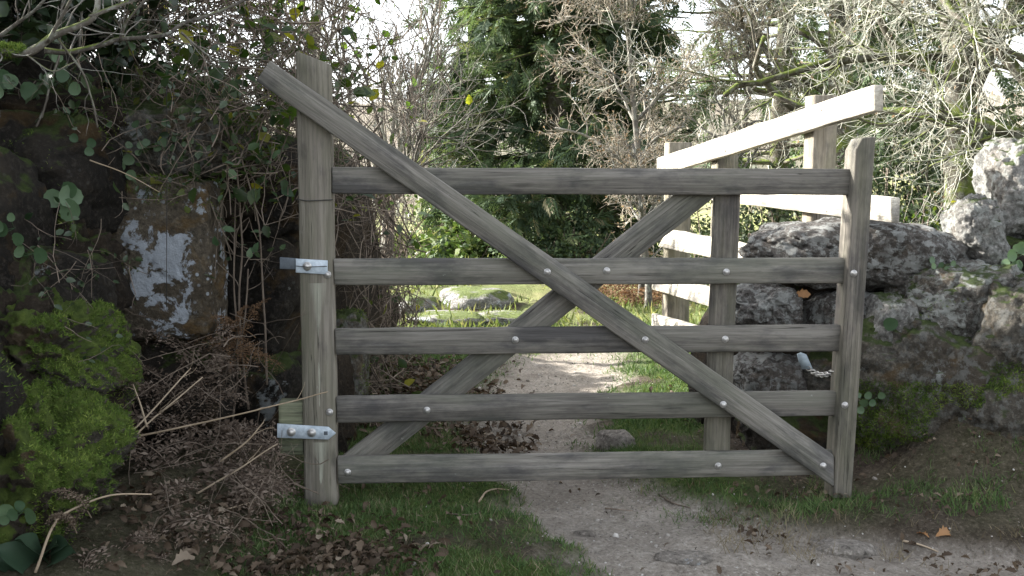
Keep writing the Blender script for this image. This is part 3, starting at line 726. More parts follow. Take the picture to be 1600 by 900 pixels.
wlft = empty('stone_wall', (-1.0, 3.5, 0.08), 'dark mossy granite wall overgrown with ivy and pennywort beside the hinge post', 'stone wall')
o = rock(wlft, 'W', 262, 402, 162, 250, 3.45, 0.24, M['rockW'], 201, sub=6, box=9.0, rough=0.03, cuts=0, fine=0.02); tag(o, 'upright block blotched with white and orange lichen')
rock(wlft, 'L1', 78, 285, 210, 215, 3.25, 0.5, M['rockL'], 202, tilt=-6)
rock(wlft, 'L2', 250, 225, 300, 120, 3.62, 0.44, M['rockM'], 203)
rock(wlft, 'L3', 60, 470, 200, 190, 2.98, 0.4, M['rockL'], 204)
rock(wlft, 'L4', 60, 545, 210, 170, 2.86, 0.34, M['rockG'], 205, sub=6, tilt=8, box=2.4, rough=.36, fine=.12)
rock(wlft, 'L5', 30, 735, 270, 300, 2.58, 0.44, M['rockG'], 206, sub=6, tilt=16, box=2.4, rough=.36, fine=.12)
rock(wlft, 'L6', 250, 590, 230, 170, 3.52, 0.3, M['rockL'], 207)
rock(wlft, 'L7', 405, 470, 150, 250, 3.85, 0.4, M['rockL'], 208)
rock(wlft, 'L8', 400, 300, 170, 170, 3.82, 0.4, M['rockL'], 209)
rock(wlft, 'L9', 400, 640, 170, 190, 3.82, 0.4, M['rockL'], 210)
rock(wlft, 'L10', 545, 570, 60, 170, 4.15, 0.3, M['rockM'], 211)
rock(wlft, 'L11', 150, 560, 110, 150, 3.05, 0.3, M['rockG'], 212, box=2.4, rough=.36, fine=.12)
rock(wlft, 'L12', -60, 380, 230, 300, 2.9, 0.5, M['rockL'], 213)
rock(wlft, 'L13', -120, 640, 260, 330, 2.4, 0.5, M['rockL'], 214)
rock(wlft, 'L14', 20, 130, 240, 150, 3.35, 0.5, M['rockL'], 215)
rock(wlft, 'L15', 170, 370, 70, 200, 3.55, 0.3, M['rockL'], 216)
A = Acc()
for (cx, cy, cz, rx, ry, rz, s) in [(-1.45, 4.2, 0.5, 0.6, 0.45, 0.9, 221), (-0.98, 4.62, 0.3, 0.34, 0.6, 0.8, 222), (-2.0, 2.9, 0.45, 0.4, 0.9, 0.95, 223), (-0.95, 5.6, 0.1, 0.28, 0.6, 0.4, 224), (-2.15, 1.4, 0.45, 0.4, 1.0, 0.9, 225), (-0.98, 3.95, 0.0, 0.36, 0.2, 0.5, 226)]:
    V, F = rock_geo((cx, cy, cz), (rx, ry, rz), s, rough=0.14, sub=4); A.add(V, F)
EL = Acc()
for (px, py, Y, w, h, dp, s) in [(85, 430, 3.16, 190, 330, .34, 231), (75, 640, 2.95, 200, 250, .34, 232), (150, 310, 3.62, 150, 240, .3, 233), (60, 190, 3.3, 260, 130, .3, 234), (330, 290, 3.66, 200, 140, .3, 235), (20, 560, 2.8, 180, 280, .3, 236)]:
    V, F = rock_geo(P(px, py, Y), (w / 2 / FPX * Y, dp / 2, h / 2 / FPX * Y), s, box=2.3, rough=0.3, cuts=4, sub=5, fine=.13); A.add(V, F); EL.add(V, F)
ROCKS['earthL'] = (EL.get()[0], EL.get()[1][0])
A.part('earth_core', M['earth'], wlft, True)
ROCKS['coreL'] = (A.get()[0], A.get()[1][0])

def loose(px, py, w, h, depth, mat, seed, label, name='stone', cat='stone', Y=None, group=None, **kw):
    if Y is None:
        lo, hi = 2.3, 14.0
        for _ in range(40):
            mid = (lo + hi) / 2; q = P(px, py, mid)
            if q[2] > hz(q[0], q[1]): lo = mid
            else: hi = mid
        Y = lo
    q = P(px, py, Y); V, F = rock_geo(q, (w / 2 / FPX * Y, depth / 2, h / 2 / FPX * Y), seed, sub=4, **kw)
    return single(name, V, F, mat, label, cat, group, None, None, True)
loose(962, 694, 66, 40, 0.16, M['rockF'], 301, 'small lichen-grey stone in the turf behind the bottom rail', cuts=9)
loose(1316, 857, 110, 26, 0.13, M['rockF'], 302, 'flat worn stone set in the dirt below the closing stile', box=2.6, cuts=2)
loose(1068, 872, 90, 14, 0.10, M['rockF'], 303, 'flush stone barely showing in the gravel path', box=2.4, cuts=2)
loose(913, 836, 34, 13, 0.05, M['rockF'], 304, 'small angular pebble on the gravel path')
loose(745, 470, 110, 40, 0.8, M['rockD'], 305, 'low pale granite outcrop in the sunny field beyond the gate', cuts=9)
loose(640, 478, 90, 30, 0.7, M['rockD'], 306, 'low grassy granite outcrop beside the hedge in the field')
loose(795, 497, 120, 22, 0.5, M['rockD'], 307, 'flat pale rock half sunk in the lit turf')
loose(700, 500, 120, 24, 0.5, M['rockD'], 308, 'mossy flat rock at the near edge of the lit field')

# ------------------------------------------------------------------ leaf shapes
# x side, y along, z up
LEAF_V = np.array([(0, 0, 0), (-.30, .28, .06), (.30, .28, .06), (0, .32, -.02), (-.26, .66, .03), (.26, .66, .03), (0, .68, -.05), (0, 1.0, -.12)])
LEAF_F = [np.array([[0, 3, 1], [0, 2, 3], [4, 6, 7], [6, 5, 7]]), np.array([[1, 3, 6, 4], [3, 2, 5, 6]])]
SLEAF_V = np.array([(0, 0, 0), (-.30, .5, .06), (0, 1.0, -.1), (.30, .5, .06)]); SLEAF_F = np.array([[0, 3, 2, 1]])
_ol = [(0, 0), (.08, .10), (.10, .2), (.21, .3), (.17, .4), (.30, .54), (.23, .62), (.26, .78), (.15, .86), (.0, 1.0)]
OAK_V = np.array([(x, y, .25 * x * x + .12 * math.sin(5 * y)) for x, y in _ol] + [(-x, y, .5 * x + .12 * math.sin(5 * y)) for x, y in _ol[1:-1]])
OAK_F = [np.array([[0, 1, 2], [0, 2, 11], [0, 11, 10]]), np.array([[2, 3, 4, 4], [2, 4, 13, 11]])[1:], np.array([[2, 3, 4], [11, 13, 12]]), np.array([[4, 6, 15, 13]]), np.array([[4, 5, 6], [13, 15, 14]]), np.array([[6, 8, 17, 15]]), np.array([[6, 7, 8], [15, 17, 16], [8, 9, 17]])]
OAK_F = [np.concatenate([f for f in OAK_F if f.shape[1] == 3]), np.concatenate([f for f in OAK_F if f.shape[1] == 4])]
CURL_V = OAK_V * [.85, 1, 1]; CURL_V[:, 2] += 2.2 * CURL_V[:, 0] ** 2 + 0.25 * (CURL_V[:, 1] - .5) ** 2
BLADE_V = np.array([(-.5, 0, 0), (.5, 0, 0), (-.36, .55, .05), (.36, .55, .05), (0, 1, .28)])
BLADE_F = [np.array([[0, 1, 3, 2]]), np.array([[2, 3, 4]])]
def leaf_shape(rows=9, w=.34, fold=.10, wavy=.03):
    V = []
    for i in range(rows):
        y = i / (rows - 1); hw = w * (math.sin(math.pi * min(1, y * .92 + .06)) ** .75) * (1.12 - .35 * y)
        for x in (-1, -.5, 0, .5, 1): V.append((x * hw, y, fold * abs(x) - .35 * (y - .3) ** 2 + wavy * math.sin(9 * y + 3 * x) * abs(x)))
    V = np.array(V); ii = np.arange(rows * 5).reshape(rows, 5)
    return V, np.stack([ii[:-1, :-1], ii[:-1, 1:], ii[1:, 1:], ii[1:, :-1]], -1).reshape(-1, 4)
BROAD_V, BROAD_F = leaf_shape()
TUFT_V = np.array([(-.5, 0, 0), (.5, 0, 0), (0, 1, .2)]); TUFT_F = np.array([[0, 1, 2]])
SPRAY_V = []; SPRAY_F = []
for i in range(5):                                            # a flat feathery conifer spray
    y = i / 5.0; l = 0.34 * (1 - y * 0.75)
    for sg in (-1, 1):
        b = len(SPRAY_V); SPRAY_V += [(0, y, -.10 * y * y), (sg * l * .55, y + .09, -.02), (sg * l, y + .30, -.10), (sg * l * .35, y + .24, -.06)]; SPRAY_F.append((b, b + 1, b + 2, b + 3))
SPRAY_V = np.array(SPRAY_V); SPRAY_F = np.array(SPRAY_F)
ROUND_V = [(0, .45, -.07)] ; k = 22
for j in range(k):
    a = 2 * math.pi * j / k; r = .5 * (1 + .03 * (-1) ** j + .04 * math.sin(3 * a + 1)); ROUND_V.append((r * math.sin(a), .45 - r * math.cos(a), .015 * (-1) ** j + .03 * math.cos(2 * a)))
ROUND_V = np.array(ROUND_V); ROUND_F = np.array([[0, 1 + j, 1 + (j + 1) % k] for j in range(k)])

# ------------------------------------------------------------------ turf and fallen leaves
def blades(N, x0, x1, y0, y1, maskfn, hgt, wid, rng, pw=1.0):
    x = rng.uniform(x0, x1, N); y = y0 + (y1 - y0) * rng.random(N) ** pw
    keep = rng.random(N) < maskfn(x, y); x, y = x[keep], y[keep]; N = len(x)
    pos = np.stack([x, y, height(x, y) - 0.004], 1)
    d = norm(np.stack([rng.normal(size=N) * .55, rng.normal(size=N) * .55, np.ones(N)], 1))
    fr = frames(d, perp_rand(d, rng))
    clump = 0.6 + 0.5 * (n2(x, y, 9, 61) + 0.5)
    h = hgt * rng.uniform(.5, 1.25, N) * np.clip(clump, .35, 1.6)
    var = np.clip(0.45 + 0.3 * n2(x, y, 6, 63) + rng.normal(size=N) * .2, 0, 1)
    return scatter(BLADE_V, BLADE_F, pos, fr, np.stack([np.full(N, wid), h, h], 1), var)
rng = np.random.default_rng(21)
A = Acc()
A.add(*blades(52000, -0.75, 0.65, 2.35, 4.1, lambda x, y: grass_mask(x, y) ** 1.3, .026, .0032, rng))
A.add(*blades(16000, 0.2, 2.0, 2.9, 4.6, lambda x, y: grass_mask(x, y) ** 1.5, .045, .0034, rng))
A.add(*blades(3500, 0.5, 1.5, 3.12, 3.42, lambda x, y: np.exp(-(((x - 0.95) / .32) ** 2 + ((y - 3.25) / .08) ** 2)), .05, .0026, rng))
A.add(*blades(36000, -0.7, 1.3, 4.1, 7.4, lambda x, y: grass_mask(x, y), .04, .005, rng))
A.add(*blades(6000, 1.05, 2.2, 3.15, 3.6, lambda x, y: sstep(.25, .8, n2(x, y, 4, 77)), .045, .003, rng))
A.add(*blades(9000, 1.12, 2.2, 3.32, 3.7, lambda x, y: sstep(-.2, .5, n2(x, y, 6, 76)), .03, .003, rng))
A2 = Acc(); A2.add(*blades(5000, 0.6, 2.3, 2.9, 3.6, lambda x, y: sstep(-.1, .4, n2(x, y, 5, 79)), .055, .0022, rng)); A2.add(*blades(2500, -0.6, 0.3, 2.4, 4.2, grass_mask, .045, .002, rng)); A2.single('dead_grass', M['deadgrass'], 'thin dead straw-coloured grass blades on the bank and turf', 'grass', None, 'stuff')
A.single('grass', M['grass'], 'short green turf on both sides of the path', 'grass', None, 'stuff')
A = Acc()
A.add(*blades(42000, -6, 7, 7.0, 24, lambda x, y: sstep(-.5, .4, n2(x, y, 1.1, 81)), .10, .016, rng, 1.5))
A.single('meadow_grass', M['grass_pale'], 'pale sunlit grass of the field beyond the gate', 'grass', None, 'stuff')
def litter(N, x0, x1, y0, y1, fn, rng, lo=.026, hi=.058):
    x = rng.uniform(x0, x1, N); y = rng.uniform(y0, y1, N); keep = rng.random(N) < fn(x, y); x, y = x[keep], y[keep]; N = len(x)
    nrm = norm(np.stack([rng.normal(size=N) * .75, rng.normal(size=N) * .75, np.ones(N)], 1)); d = perp_rand(nrm, rng)
    pos = np.stack([x, y, height(x, y) + rng.uniform(.004, .028, N)], 1)
    return scatter(CURL_V, OAK_F, pos, frames(d, nrm), rng.uniform(lo, hi, N))
A = Acc()
A.add(*litter(3600, -1.2, 2.4, 2.3, 7.0, litter_mask, rng, .022, .048))
A.add(*litter(3600, -1.15, -0.15, 2.35, 3.05, lambda x, y: litter_mask(x, y), rng, .014, .042))
A.add(*litter(3000, -0.8, 0.1, 3.9, 6.2, lambda x, y: np.clip(1.2 * litter_mask(x, y), 0, 1), rng))
A.add(*litter(500, -0.4, 2.2, 2.4, 4.6, lambda x, y: 0.4 + 0 * x, rng, .008, .03))
A.add(*litter(1500, 0.7, 2.4, 2.7, 3.6, lambda x, y: sstep(-.2, .5, n2(x, y, 5, 78)), rng, .008, .034))
A.single('leaf_litter', M['litter'], 'drifts of brown fallen oak leaves on the ground', 'leaf litter', None, 'stuff')
# small chips and crumbs on the path
N = 7000; x = rng.uniform(-.3, 2.0, N); y = rng.uniform(2.35, 6.2, N); kp = rng.random(N) < np.maximum(path_mask(x, y), .15) * .8; x, y = x[kp], y[kp]; N = len(x)
CV, CF = ico(1); d = rdir(N, rng); s = rng.uniform(.0015, .0055, N) * (1 + 1.5 * (rng.random(N) > .96))
V, F, v = scatter(CV * [1, .8, .6], CF, np.stack([x, y, height(x, y)], 1), frames(d, perp_rand(d, rng)), s)
single('gravel', V, F, M['crumb'], 'small stone crumbs scattered on the path', 'gravel', None, 'stuff', v)
for (px, py, s, lab, rz) in [(1461, 840, .072, 'russet fallen leaf on the bare dirt below the wall', .4), (1452, 842, .05, 'russet fallen leaf on the bare dirt below the wall', 2.0), (268, 886, .075, 'pale fallen oak leaf at the foot of the mossy wall', 1.0), (1305, 905, .07, 'brown fallen leaf by the path edge', 0)][:3]:
    lo, hi = 2.2, 6.0
    for _ in range(30):
        mid = (lo + hi) / 2; q = P(px, py, mid)
        if q[2] > hz(q[0], q[1]) + .012: lo = mid
        else: hi = mid
    q = P(px, py, lo); d = np.array([[math.cos(rz), math.sin(rz), .1]]); V, F, v = scatter(CURL_V, OAK_F, q[None], frames(d, np.array([[.1, -.5, 1.]])), np.array([s]))
    single('fallen_leaf', V, F, M['rust_leaf'] if 'russet' in lab else M['litter'], lab, 'leaf', 'russet leaves on the dirt' if 'russet' in lab else None, None, np.full(len(V), .95))
q = P(1238, 463, 3.86); V, F, v = scatter(CURL_V, OAK_F, q[None], frames(np.array([[1., -.1, .15]]), np.array([[.1, -1., .5]])), np.array([.07]))
single('fallen_leaf', V, F, M['rust_leaf'], 'orange leaf caught in the gap under the long capping boulder', 'leaf', None, None, np.full(len(V), .8))
# twigs on the ground
def ground_pt(px, py, up=.006):
    lo, hi = 2.2, 14.0
    for _ in range(34):
        mid = (lo + hi) / 2; q = P(px, py, mid)
        if q[2] > hz(q[0], q[1]) + up: lo = mid
        else: hi = mid
    return P(px, py, lo)
for pts, r, mat, lab in [([(749, 785), (757, 771), (775, 765), (795, 767)], .004, 'straw', 'short curved pale twig lying on the turf under the gate'),
                         ([(1030, 772), (1050, 785), (1078, 793)], .004, 'stem', 'dark stick on the path edge below the bottom rail'),
                         ([(1410, 845), (1440, 852), (1466, 862)], .004, 'straw', 'thin stick on the bare dirt below the wall'),
                         ([(700, 800), (730, 803), (752, 798)], .003, 'stem', 'thin dark twig on the turf by the hinge post'),
                         ([(945, 795), (965, 797), (990, 799)], .0035, 'stem', 'little dark twig lying across the gravel path')]:
    V, F, v = sweep(*tube_path([ground_pt(*q) for q in pts], r, r * .5, 6, 4, .004, 3), 6)
    single('twig', V, F, M[mat], lab, 'twig', None, None, v, True)

# ------------------------------------------------------------------ moss, pennywort, bracken and stems on the near walls
def tufts(V, F, N, hgt, wid, rng, upmin=-.2, thr=0.0, freq=5.0, seed=0):
    p, n = sample(V, F, N, rng)
    keep = (n[:, 2] > upmin + .25 * rng.normal(size=N)) & (fbm(p * freq, 3, seed) > thr); p, n = p[keep], n[keep]; N = len(p)
    d = norm(n + rng.normal(size=(N, 3)) * .6 + [0, 0, .25]); h = hgt * rng.uniform(.5, 1.3, N)
    var = np.clip(.45 + .35 * fbm(p * 14, 2, seed + 3) + rng.normal(size=N) * .18 , 0, 1)
    return scatter(TUFT_V, TUFT_F, p - n * .002, frames(d, perp_rand(d, rng)), np.stack([np.full(N, wid), h, h], 1), var)
rng = np.random.default_rng(31)
A = Acc()
for key, N, thr, hgt in [('L5', 70000, -.55, .0125), ('L4', 42000, -.3, .012), ('L11', 30000, -.35, .012), ('L2', 9000, .05, .014), ('L3', 9000, .2, .013), ('L1', 3000, .3, .012), ('W', 0, 0, 0), ('L13', 5000, -.2, .016), ('earthL', 60000, .05, .0125), ('L10', 2500, -.2, .014)]:
    if N: A.add(*tufts(*ROCKS[key], N, hgt, .004, rng, -.25, thr, 5, 3))
V, F = ROCKS['W']; top = V[F].mean(1)[:, 2] > V[:, 2].max() - .10
A.add(*tufts(V, F[top], 5000, .014, .004, rng, -.6, -.35, 9, 6))
A.single('moss', M['moss'], 'bright green moss cushions over the shaded wall', 'moss', None, 'stuff')
A = Acc()
for key, N, thr in [('j', 60000, -.1), ('k', 50000, -.1), ('m', 5000, .0), ('i', 2500, .35)]:
    V, F = ROCKS[key]; low = V[F].mean(1)[:, 2] < np.percentile(V[:, 2], 62)
    A.add(*tufts(V, F[low], N, .015, .004, rng, -.9, thr, 4.5, 13))
A.single('moss', M['moss'], 'dark green moss low on the boulders beside the closing stile', 'moss', None, 'stuff')

def front_pts(keys, N, rng, pxr, pyr):
    """random points on camera-facing wall surface"""
    V = np.concatenate([ROCKS[k][0] for k in keys]); off = 0; Fs = []
    for k in keys: Fs.append(ROCKS[k][1] + off); off += len(ROCKS[k][0])
    p, n = sample(V, np.concatenate(Fs), N, rng)
    d = p - [0, 0, CAM_H]; zc = d[:, 1] * _c - d[:, 2] * _s; u = 800 + FPX * d[:, 0] / zc; v = 450 - FPX * (d[:, 1] * _s + d[:, 2] * _c) / zc
    k = (u > pxr[0]) & (u < pxr[1]) & (v > pyr[0]) & (v < pyr[1]) & (n[:, 1] < -.2)
    return p[k], n[k]
def pennywort(px, py, Y, n, size, spread, label, group, rng, mat='penny'):
    c = P(px, py, Y)
    root = empty('pennywort_plant', c, label, 'plant', group)
    for i in range(n):
        ga = i * 2.4 + px; gr = spread * 1.5 * math.sqrt((i + .4) / n); off = np.array([gr * math.cos(ga) + rng.normal() * spread * .25, -rng.uniform(.01, .035), gr * math.sin(ga) * .8 + rng.normal() * spread * .25])
        nrm = norm(np.array([rng.normal() * .35, -1, .25 + rng.normal() * .3])); d = norm(np.array([rng.normal() * .5, 0, -1.0]))
        s = size * rng.uniform(.55, 1.2)
        V, F, v = scatter(ROUND_V, ROUND_F, (c + off)[None], frames(d[None], nrm[None]), np.array([s]), np.array([rng.random()]))
        lf = part('leaf', V, F, M['penny' if mat == 'penny' else mat], root, v, True)
        a = V[0]; b = c + np.array([0, .03, -.02])
        tv, tf, _ = sweep(*tube_path([a, (a + b) / 2 + [0, -.004, -.006], b], .0011, .0011, 3, 2), 3); part('leaf_stalk', tv, tf, M['penny'], lf, None, True)
rng = np.random.default_rng(41)
for (px, py, Y, n, s, sp) in [(20, 125, 2.95, 4, .05, .03), (15, 345, 2.75, 3, .034, .02), (105, 300, 2.98, 5, .056, .03), (45, 385, 2.7, 4, .042, .025), (185, 245, 3.35, 6, .036, .045), (235, 215, 3.38, 8, .03, .06), (280, 225, 3.4, 7, .03, .05), (130, 215, 3.1, 4, .03, .04), (95, 110, 3.0, 5, .036, .05), (190, 270, 3.33, 3, .034, .03)]:
    pennywort(px, py, Y, n, s, sp, 'clump of round pennywort leaves on the dark wall beside the hinge post', 'pennywort clumps on the dark wall', rng)
pennywort(28, 790, 2.28, 6, .034, .024, 'small clump of blue-green round leaves on the lower moss cushion', None, rng)
for (px, py, Y, n, s, sp) in [(1385, 500, 3.62, 1, .05, .01), (1465, 412, 3.75, 6, .028, .03), (1585, 395, 3.78, 7, .04, .035), (1352, 620, 3.55, 7, .026, .03)]:
    pennywort(px, py, Y, n, s, sp, 'round pennywort leaves tucked among the boulders by the closing stile', 'pennywort among the boulders', rng)
# large dark foxglove-like leaves at the wall foot
root = empty('broad_leaf_plant', P(60, 880, 2.35), 'rosette of broad dark green leaves at the foot of the mossy wall', 'plant')
for i in range(7):
    a = -1.4 + i * .45; d = norm(np.array([math.sin(a) * 1.0, -.6, .55 + .2 * rng.random()])); nrm = norm(np.array([0, -.7, .9]))
    V, F, v = scatter(BROAD_V, BROAD_F, (P(70, 885, 2.40) + rng.normal(size=3) * .01)[None], frames(d[None], nrm[None]), np.array([.10 + .05 * rng.random()]), np.array([.3]))
    part('leaf', V, F, M['broad'], root, v, True)

def frond_geo(base, d, L, rng, droop=.5, nrm=None):
    A = Acc(); n = 15
    pth, rad = grow(base[None], d[None], L, .0022, .3, n, .06, -droop / n * 1.6, rng)
    V, F, v = sweep(pth, rad, 3, np.array([.9])); A.add(V, F, v)
    p = pth[0]; tan = norm(np.gradient(p, axis=0)); up = norm(np.array([0, -.6, 1.0]) if nrm is None else nrm)
    for i in range(3, n + 1):
        l = L * .30 * math.sin(math.pi * (.25 + .7 * i / n)) * rng.uniform(.7, 1.1)
        for sg in (-1, 1):
            side = norm(np.cross(tan[i], up)) * sg
            dd = norm(side + tan[i] * .5 + rng.normal(size=3) * .25 + [0, 0, -.3])
            m = 6; t_ = (np.arange(m) + .5) / m
            pos = p[i] + dd * l * t_[:, None] + np.array([0, 0, -1]) * (t_ ** 2)[:, None] * l * .3
            pos = np.repeat(pos, 2, 0); sgn = np.tile([-1, 1], m)[:, None]
            ld = norm(np.cross(dd, up) * sgn + dd * .5 + rng.normal(size=(2 * m, 3)) * .35)
            V, F, v = scatter(SLEAF_V * [.7, 1, 1], SLEAF_F, pos, frames(ld, np.tile(up, (2 * m, 1)) + rng.normal(size=(2 * m, 3)) * .4), np.full(2 * m, l * .28) * np.repeat(1 - .6 * t_, 2), rng.random(2 * m)); A.add(V, F, v)
    return A
def fern(px, py, Y, n, L, label, group, rng, mat='bracken', spread=1.0, up=.5):
    c = P(px, py, Y); root = empty('bracken_plant', c, label, 'fern', group)
    for i in range(n):
        a = rng.uniform(-1.2, 1.2); d = norm(np.array([math.sin(a) * spread, -.45 * rng.random() - .1, up + .5 * rng.random()]))
        frond_geo(c + rng.normal(size=3) * .02, d, L * rng.uniform(.7, 1.15), rng, .9).part('frond', M[mat], root)
rng = np.random.default_rng(51)
for (px, py, Y, n, L) in [(290, 770, 3.25, 5, .42), (230, 720, 3.2, 4, .36), (330, 700, 3.35, 5, .38), (390, 770, 3.3, 4, .32), (210, 800, 2.9, 4, .32), (300, 860, 2.85, 4, .3), (370, 600, 3.5, 4, .34), (270, 640, 3.38, 4, .32), (420, 700, 3.5, 3, .3), (250, 850, 2.75, 5, .3), (350, 800, 3.05, 5, .36), (410, 820, 3.1, 4, .28), (200, 660, 3.2, 5, .34), (310, 620, 3.4, 5, .34), (180, 880, 2.55, 4, .26)]:
    fern(px, py, Y, n, L, 'withered brown bracken clump at the foot of the dark wall', 'withered bracken by the hinge post', rng)
for (px, py, Y) in [(340, 545, 3.38), (385, 520, 3.45)]:
    fern(px, py, Y, 4, .22, 'rusty bracken fronds beside the lichened block', 'rusty bracken on the wall', rng, 'rust')
for (px, py, Y) in [(980, 475, 9.5), (960, 470, 10.2), (1010, 480, 9.0), (1000, 462, 10.5)]:
    fern(px, py, Y, 7, .6, 'russet dead bracken clump at the edge of the sunny field', 'russet bracken in the field', rng, 'rust')
fern(125, 835, 2.35, 2, .2, 'curled dry fern frond hanging by the broad dark leaves', None, rng, 'litter')

def stem(ctrl, r0, r1, mat, label, group=None, cat='stem', name='dry_stem', side=0):
    pts = [P(*q) for q in ctrl]; A = Acc(); pt, rd = tube_path(pts, r0, r1, 6, 6, .004, int(ctrl[0][0])); A.add(*sweep(pt, rd, 6))
    if side:
        rg = np.random.default_rng(int(ctrl[0][0]) + 5); st, d, r, _ = spawn(pt, rd, side, .3, 1, .4, .9, rg); p2, r2 = grow(st, d, rg.uniform(.05, .14, side), r * .6, .4, 5, .15, 0, rg); A.add(*sweep(p2, r2, 4))
    return A.single(name, M[mat], label, cat, group, None, True)
for ctrl in [[(150, 697, 2.95), (300, 663, 2.98), (440, 630, 3.05), (514, 612, 3.1)], [(165, 716, 2.95), (230, 650, 3.0), (300, 575, 3.1)], [(180, 712, 2.96), (240, 655, 3.02), (318, 590, 3.1)], [(228, 668, 3.0), (214, 620, 3.02), (196, 572, 3.06)],
             [(300, 778, 3.0), (370, 735, 3.02), (436, 692, 3.06)], [(345, 722, 3.0), (385, 690, 3.02), (412, 660, 3.05)], [(280, 815, 2.9), (340, 800, 2.9), (396, 786, 2.95)], [(270, 795, 2.9), (318, 835, 2.85), (350, 880, 2.8)], [(350, 842, 2.85), (400, 840, 2.85), (455, 858, 2.8)]]:
    stem(ctrl, .0034, .0018, 'straw', 'dry straw-coloured stem leaning over the bracken by the hinge post', 'dry stems by the hinge post', side=2)
stem([(55, 895, 2.3), (85, 825, 2.33), (110, 800, 2.36), (170, 775, 2.4), (235, 775, 2.45)], .0036, .0018, 'straw', 'bent pale stem rising from the broad leaves under the moss')
stem([(140, 250, 2.85), (190, 268, 2.85), (248, 300, 2.88)], .0022, .0012, 'straw', 'thin pale stalk crossing above the lichened block')
for ctrl in [[(362, 665, 3.42), (372, 560, 3.42), (366, 430, 3.42), (367, 300, 3.45)], [(388, 640, 3.42), (375, 480, 3.4), (378, 360, 3.42), (352, 200, 3.4), (245, 100, 3.3)], [(418, 600, 3.5), (412, 480, 3.48), (400, 330, 3.46), (350, 160, 3.42)], [(350, 590, 3.4), (378, 520, 3.4), (388, 420, 3.42)],
             [(160, 450, 3.2), (152, 300, 3.2), (150, 180, 3.2), (120, 90, 3.1)]]:
    stem(ctrl, .0042, .0025, 'stem', 'brown bramble stem trailing down the dark wall', 'bramble stems on the wall', side=5, cat='bramble', name='bramble')
V, F, v = sweep(*tube_path([P(260, 120, 3.28), P(261, 250, 3.28), P(260, 480, 3.27)], .0012, .0012, 4), 4)
single('hanging_root', V, F, M['wire'], 'thin dark hanging root in front of the lichened block', 'root', None, None, v)

# ------------------------------------------------------------------ hedge: bramble tangles over the wall
def box_rand(N, lo, hi, rng): return np.asarray(lo) + (np.asarray(hi) - np.asarray(lo)) * rng.random((N, 3))
def tangle(lo, hi, N, L, r, leaves, label, rng, leafmat='fresh', stemmat='stem', lsize=.05, leaf_lo=None, up=.0, cat='bush', name='bramble_bush', twig=2.0, group=None, updir=.2):
    lo, hi = np.asarray(lo, float), np.asarray(hi, float)
    root = empty(name, ((lo[0] + hi[0]) / 2, (lo[1] + hi[1]) / 2, lo[2]), label, cat, group)
    st = box_rand(N, lo, hi, rng); d = rdir(N, rng) + [0, 0, updir]
    p, rd = grow(st - norm(d) * L * .4, d, rng.uniform(.5, 1.2, N) * L, r * rng.uniform(.5, 1.3, N), .45, 6, .18, up, rng)
    A = Acc(); A.add(*sweep(p, rd, 3))
    M2 = int(N * twig); s2, d2, r2, _ = spawn(p, rd, M2, .2, 1, .4, 1.2, rng); p2, rd2 = grow(s2, d2, rng.uniform(.2, .6, M2) * L * .5, np.minimum(r2 * .6, r * .5), .5, 4, .2, 0, rng); A.add(*sweep(p2, rd2, 3))
    A.part('stems', M[stemmat], root, True)
    if leaves:
        s3, d3, _, _ = spawn(np.concatenate([p[:, ::3], p2[:, ::2]]), np.ones((N + M2, 3)), leaves, 0, 1, .5, 1.4, rng)
        nr = norm(rng.normal(size=(leaves, 3)) * .6 + [0, -.3, .8])
        V, F, v = scatter(LEAF_V, LEAF_F, s3, frames(d3, nr), lsize * rng.uniform(.5, 1.3, leaves), rng.random(leaves)); part('leaves', V, F, M[leafmat], root, v)
    return root
rng = np.random.default_rng(61)
tangle((-2.3, 2.9, 1.35), (-1.25, 3.8, 2.3), 420, .5, .0045, 7000, 'dense dark ivy tangle above the wall where the mossy branch reaches in', rng, 'ivy', 'stemmoss', .06, name='ivy_bush')
tangle((-1.45, 3.5, 1.2), (-0.85, 4.2, 2.2), 700, .42, .0030, 420, 'thorny brown bramble tangle on the wall beside the hinge post', rng)
tangle((-0.95, 3.6, 0.9), (-0.58, 4.15, 1.95), 420, .36, .0028, 330, 'bramble tangle with green leaves directly behind the hinge post', rng)
tangle((-1.15, 3.32, 1.0), (-0.72, 3.6, 1.5), 120, .3, .003, 260, 'leafy bramble spray under the upper end of the diagonal brace', rng, lsize=.055)
tangle((-0.9, 4.1, 0.1), (-0.55, 5.2, 1.05), 520, .4, .0035, 120, 'dark bare thicket behind the hinge post and rails', rng, stemmat='stem', name='thicket', updir=1.0)
tangle((-0.78, 4.6, 0.3), (-0.5, 5.8, 1.0), 150, .4, .003, 40, 'sparse upright twigs at the end of the thicket', rng, stemmat='stem', name='thicket', updir=1.5)
tangle((-0.80, 4.3, 1.3), (-0.35, 5.0, 2.0), 130, .5, .0026, 90, 'loose bramble sprays arching over the front brace', rng, lsize=.045)
tangle((-1.12, 3.0, 0.08), (-0.72, 3.42, 0.62), 42, .34, .0022, 0, 'tangle of dead brown stalks over the bracken beside the hinge post', rng, stemmat='deadstem', name='dead_stalks', cat='stalks', twig=1.2)
tangle((-1.0, 2.6, 0.04), (-0.6, 3.0, 0.2), 26, .26, .0018, 0, 'flattened dead stalks among the leaf litter below the bracken', rng, stemmat='deadstem', name='dead_stalks', cat='stalks', updir=0)
tangle((-2.0, 4.4, .9), (-1.0, 5.2, 1.95), 520, .5, .0034, 500, 'tall brown bramble mass further back on the wall', rng, lsize=.05)
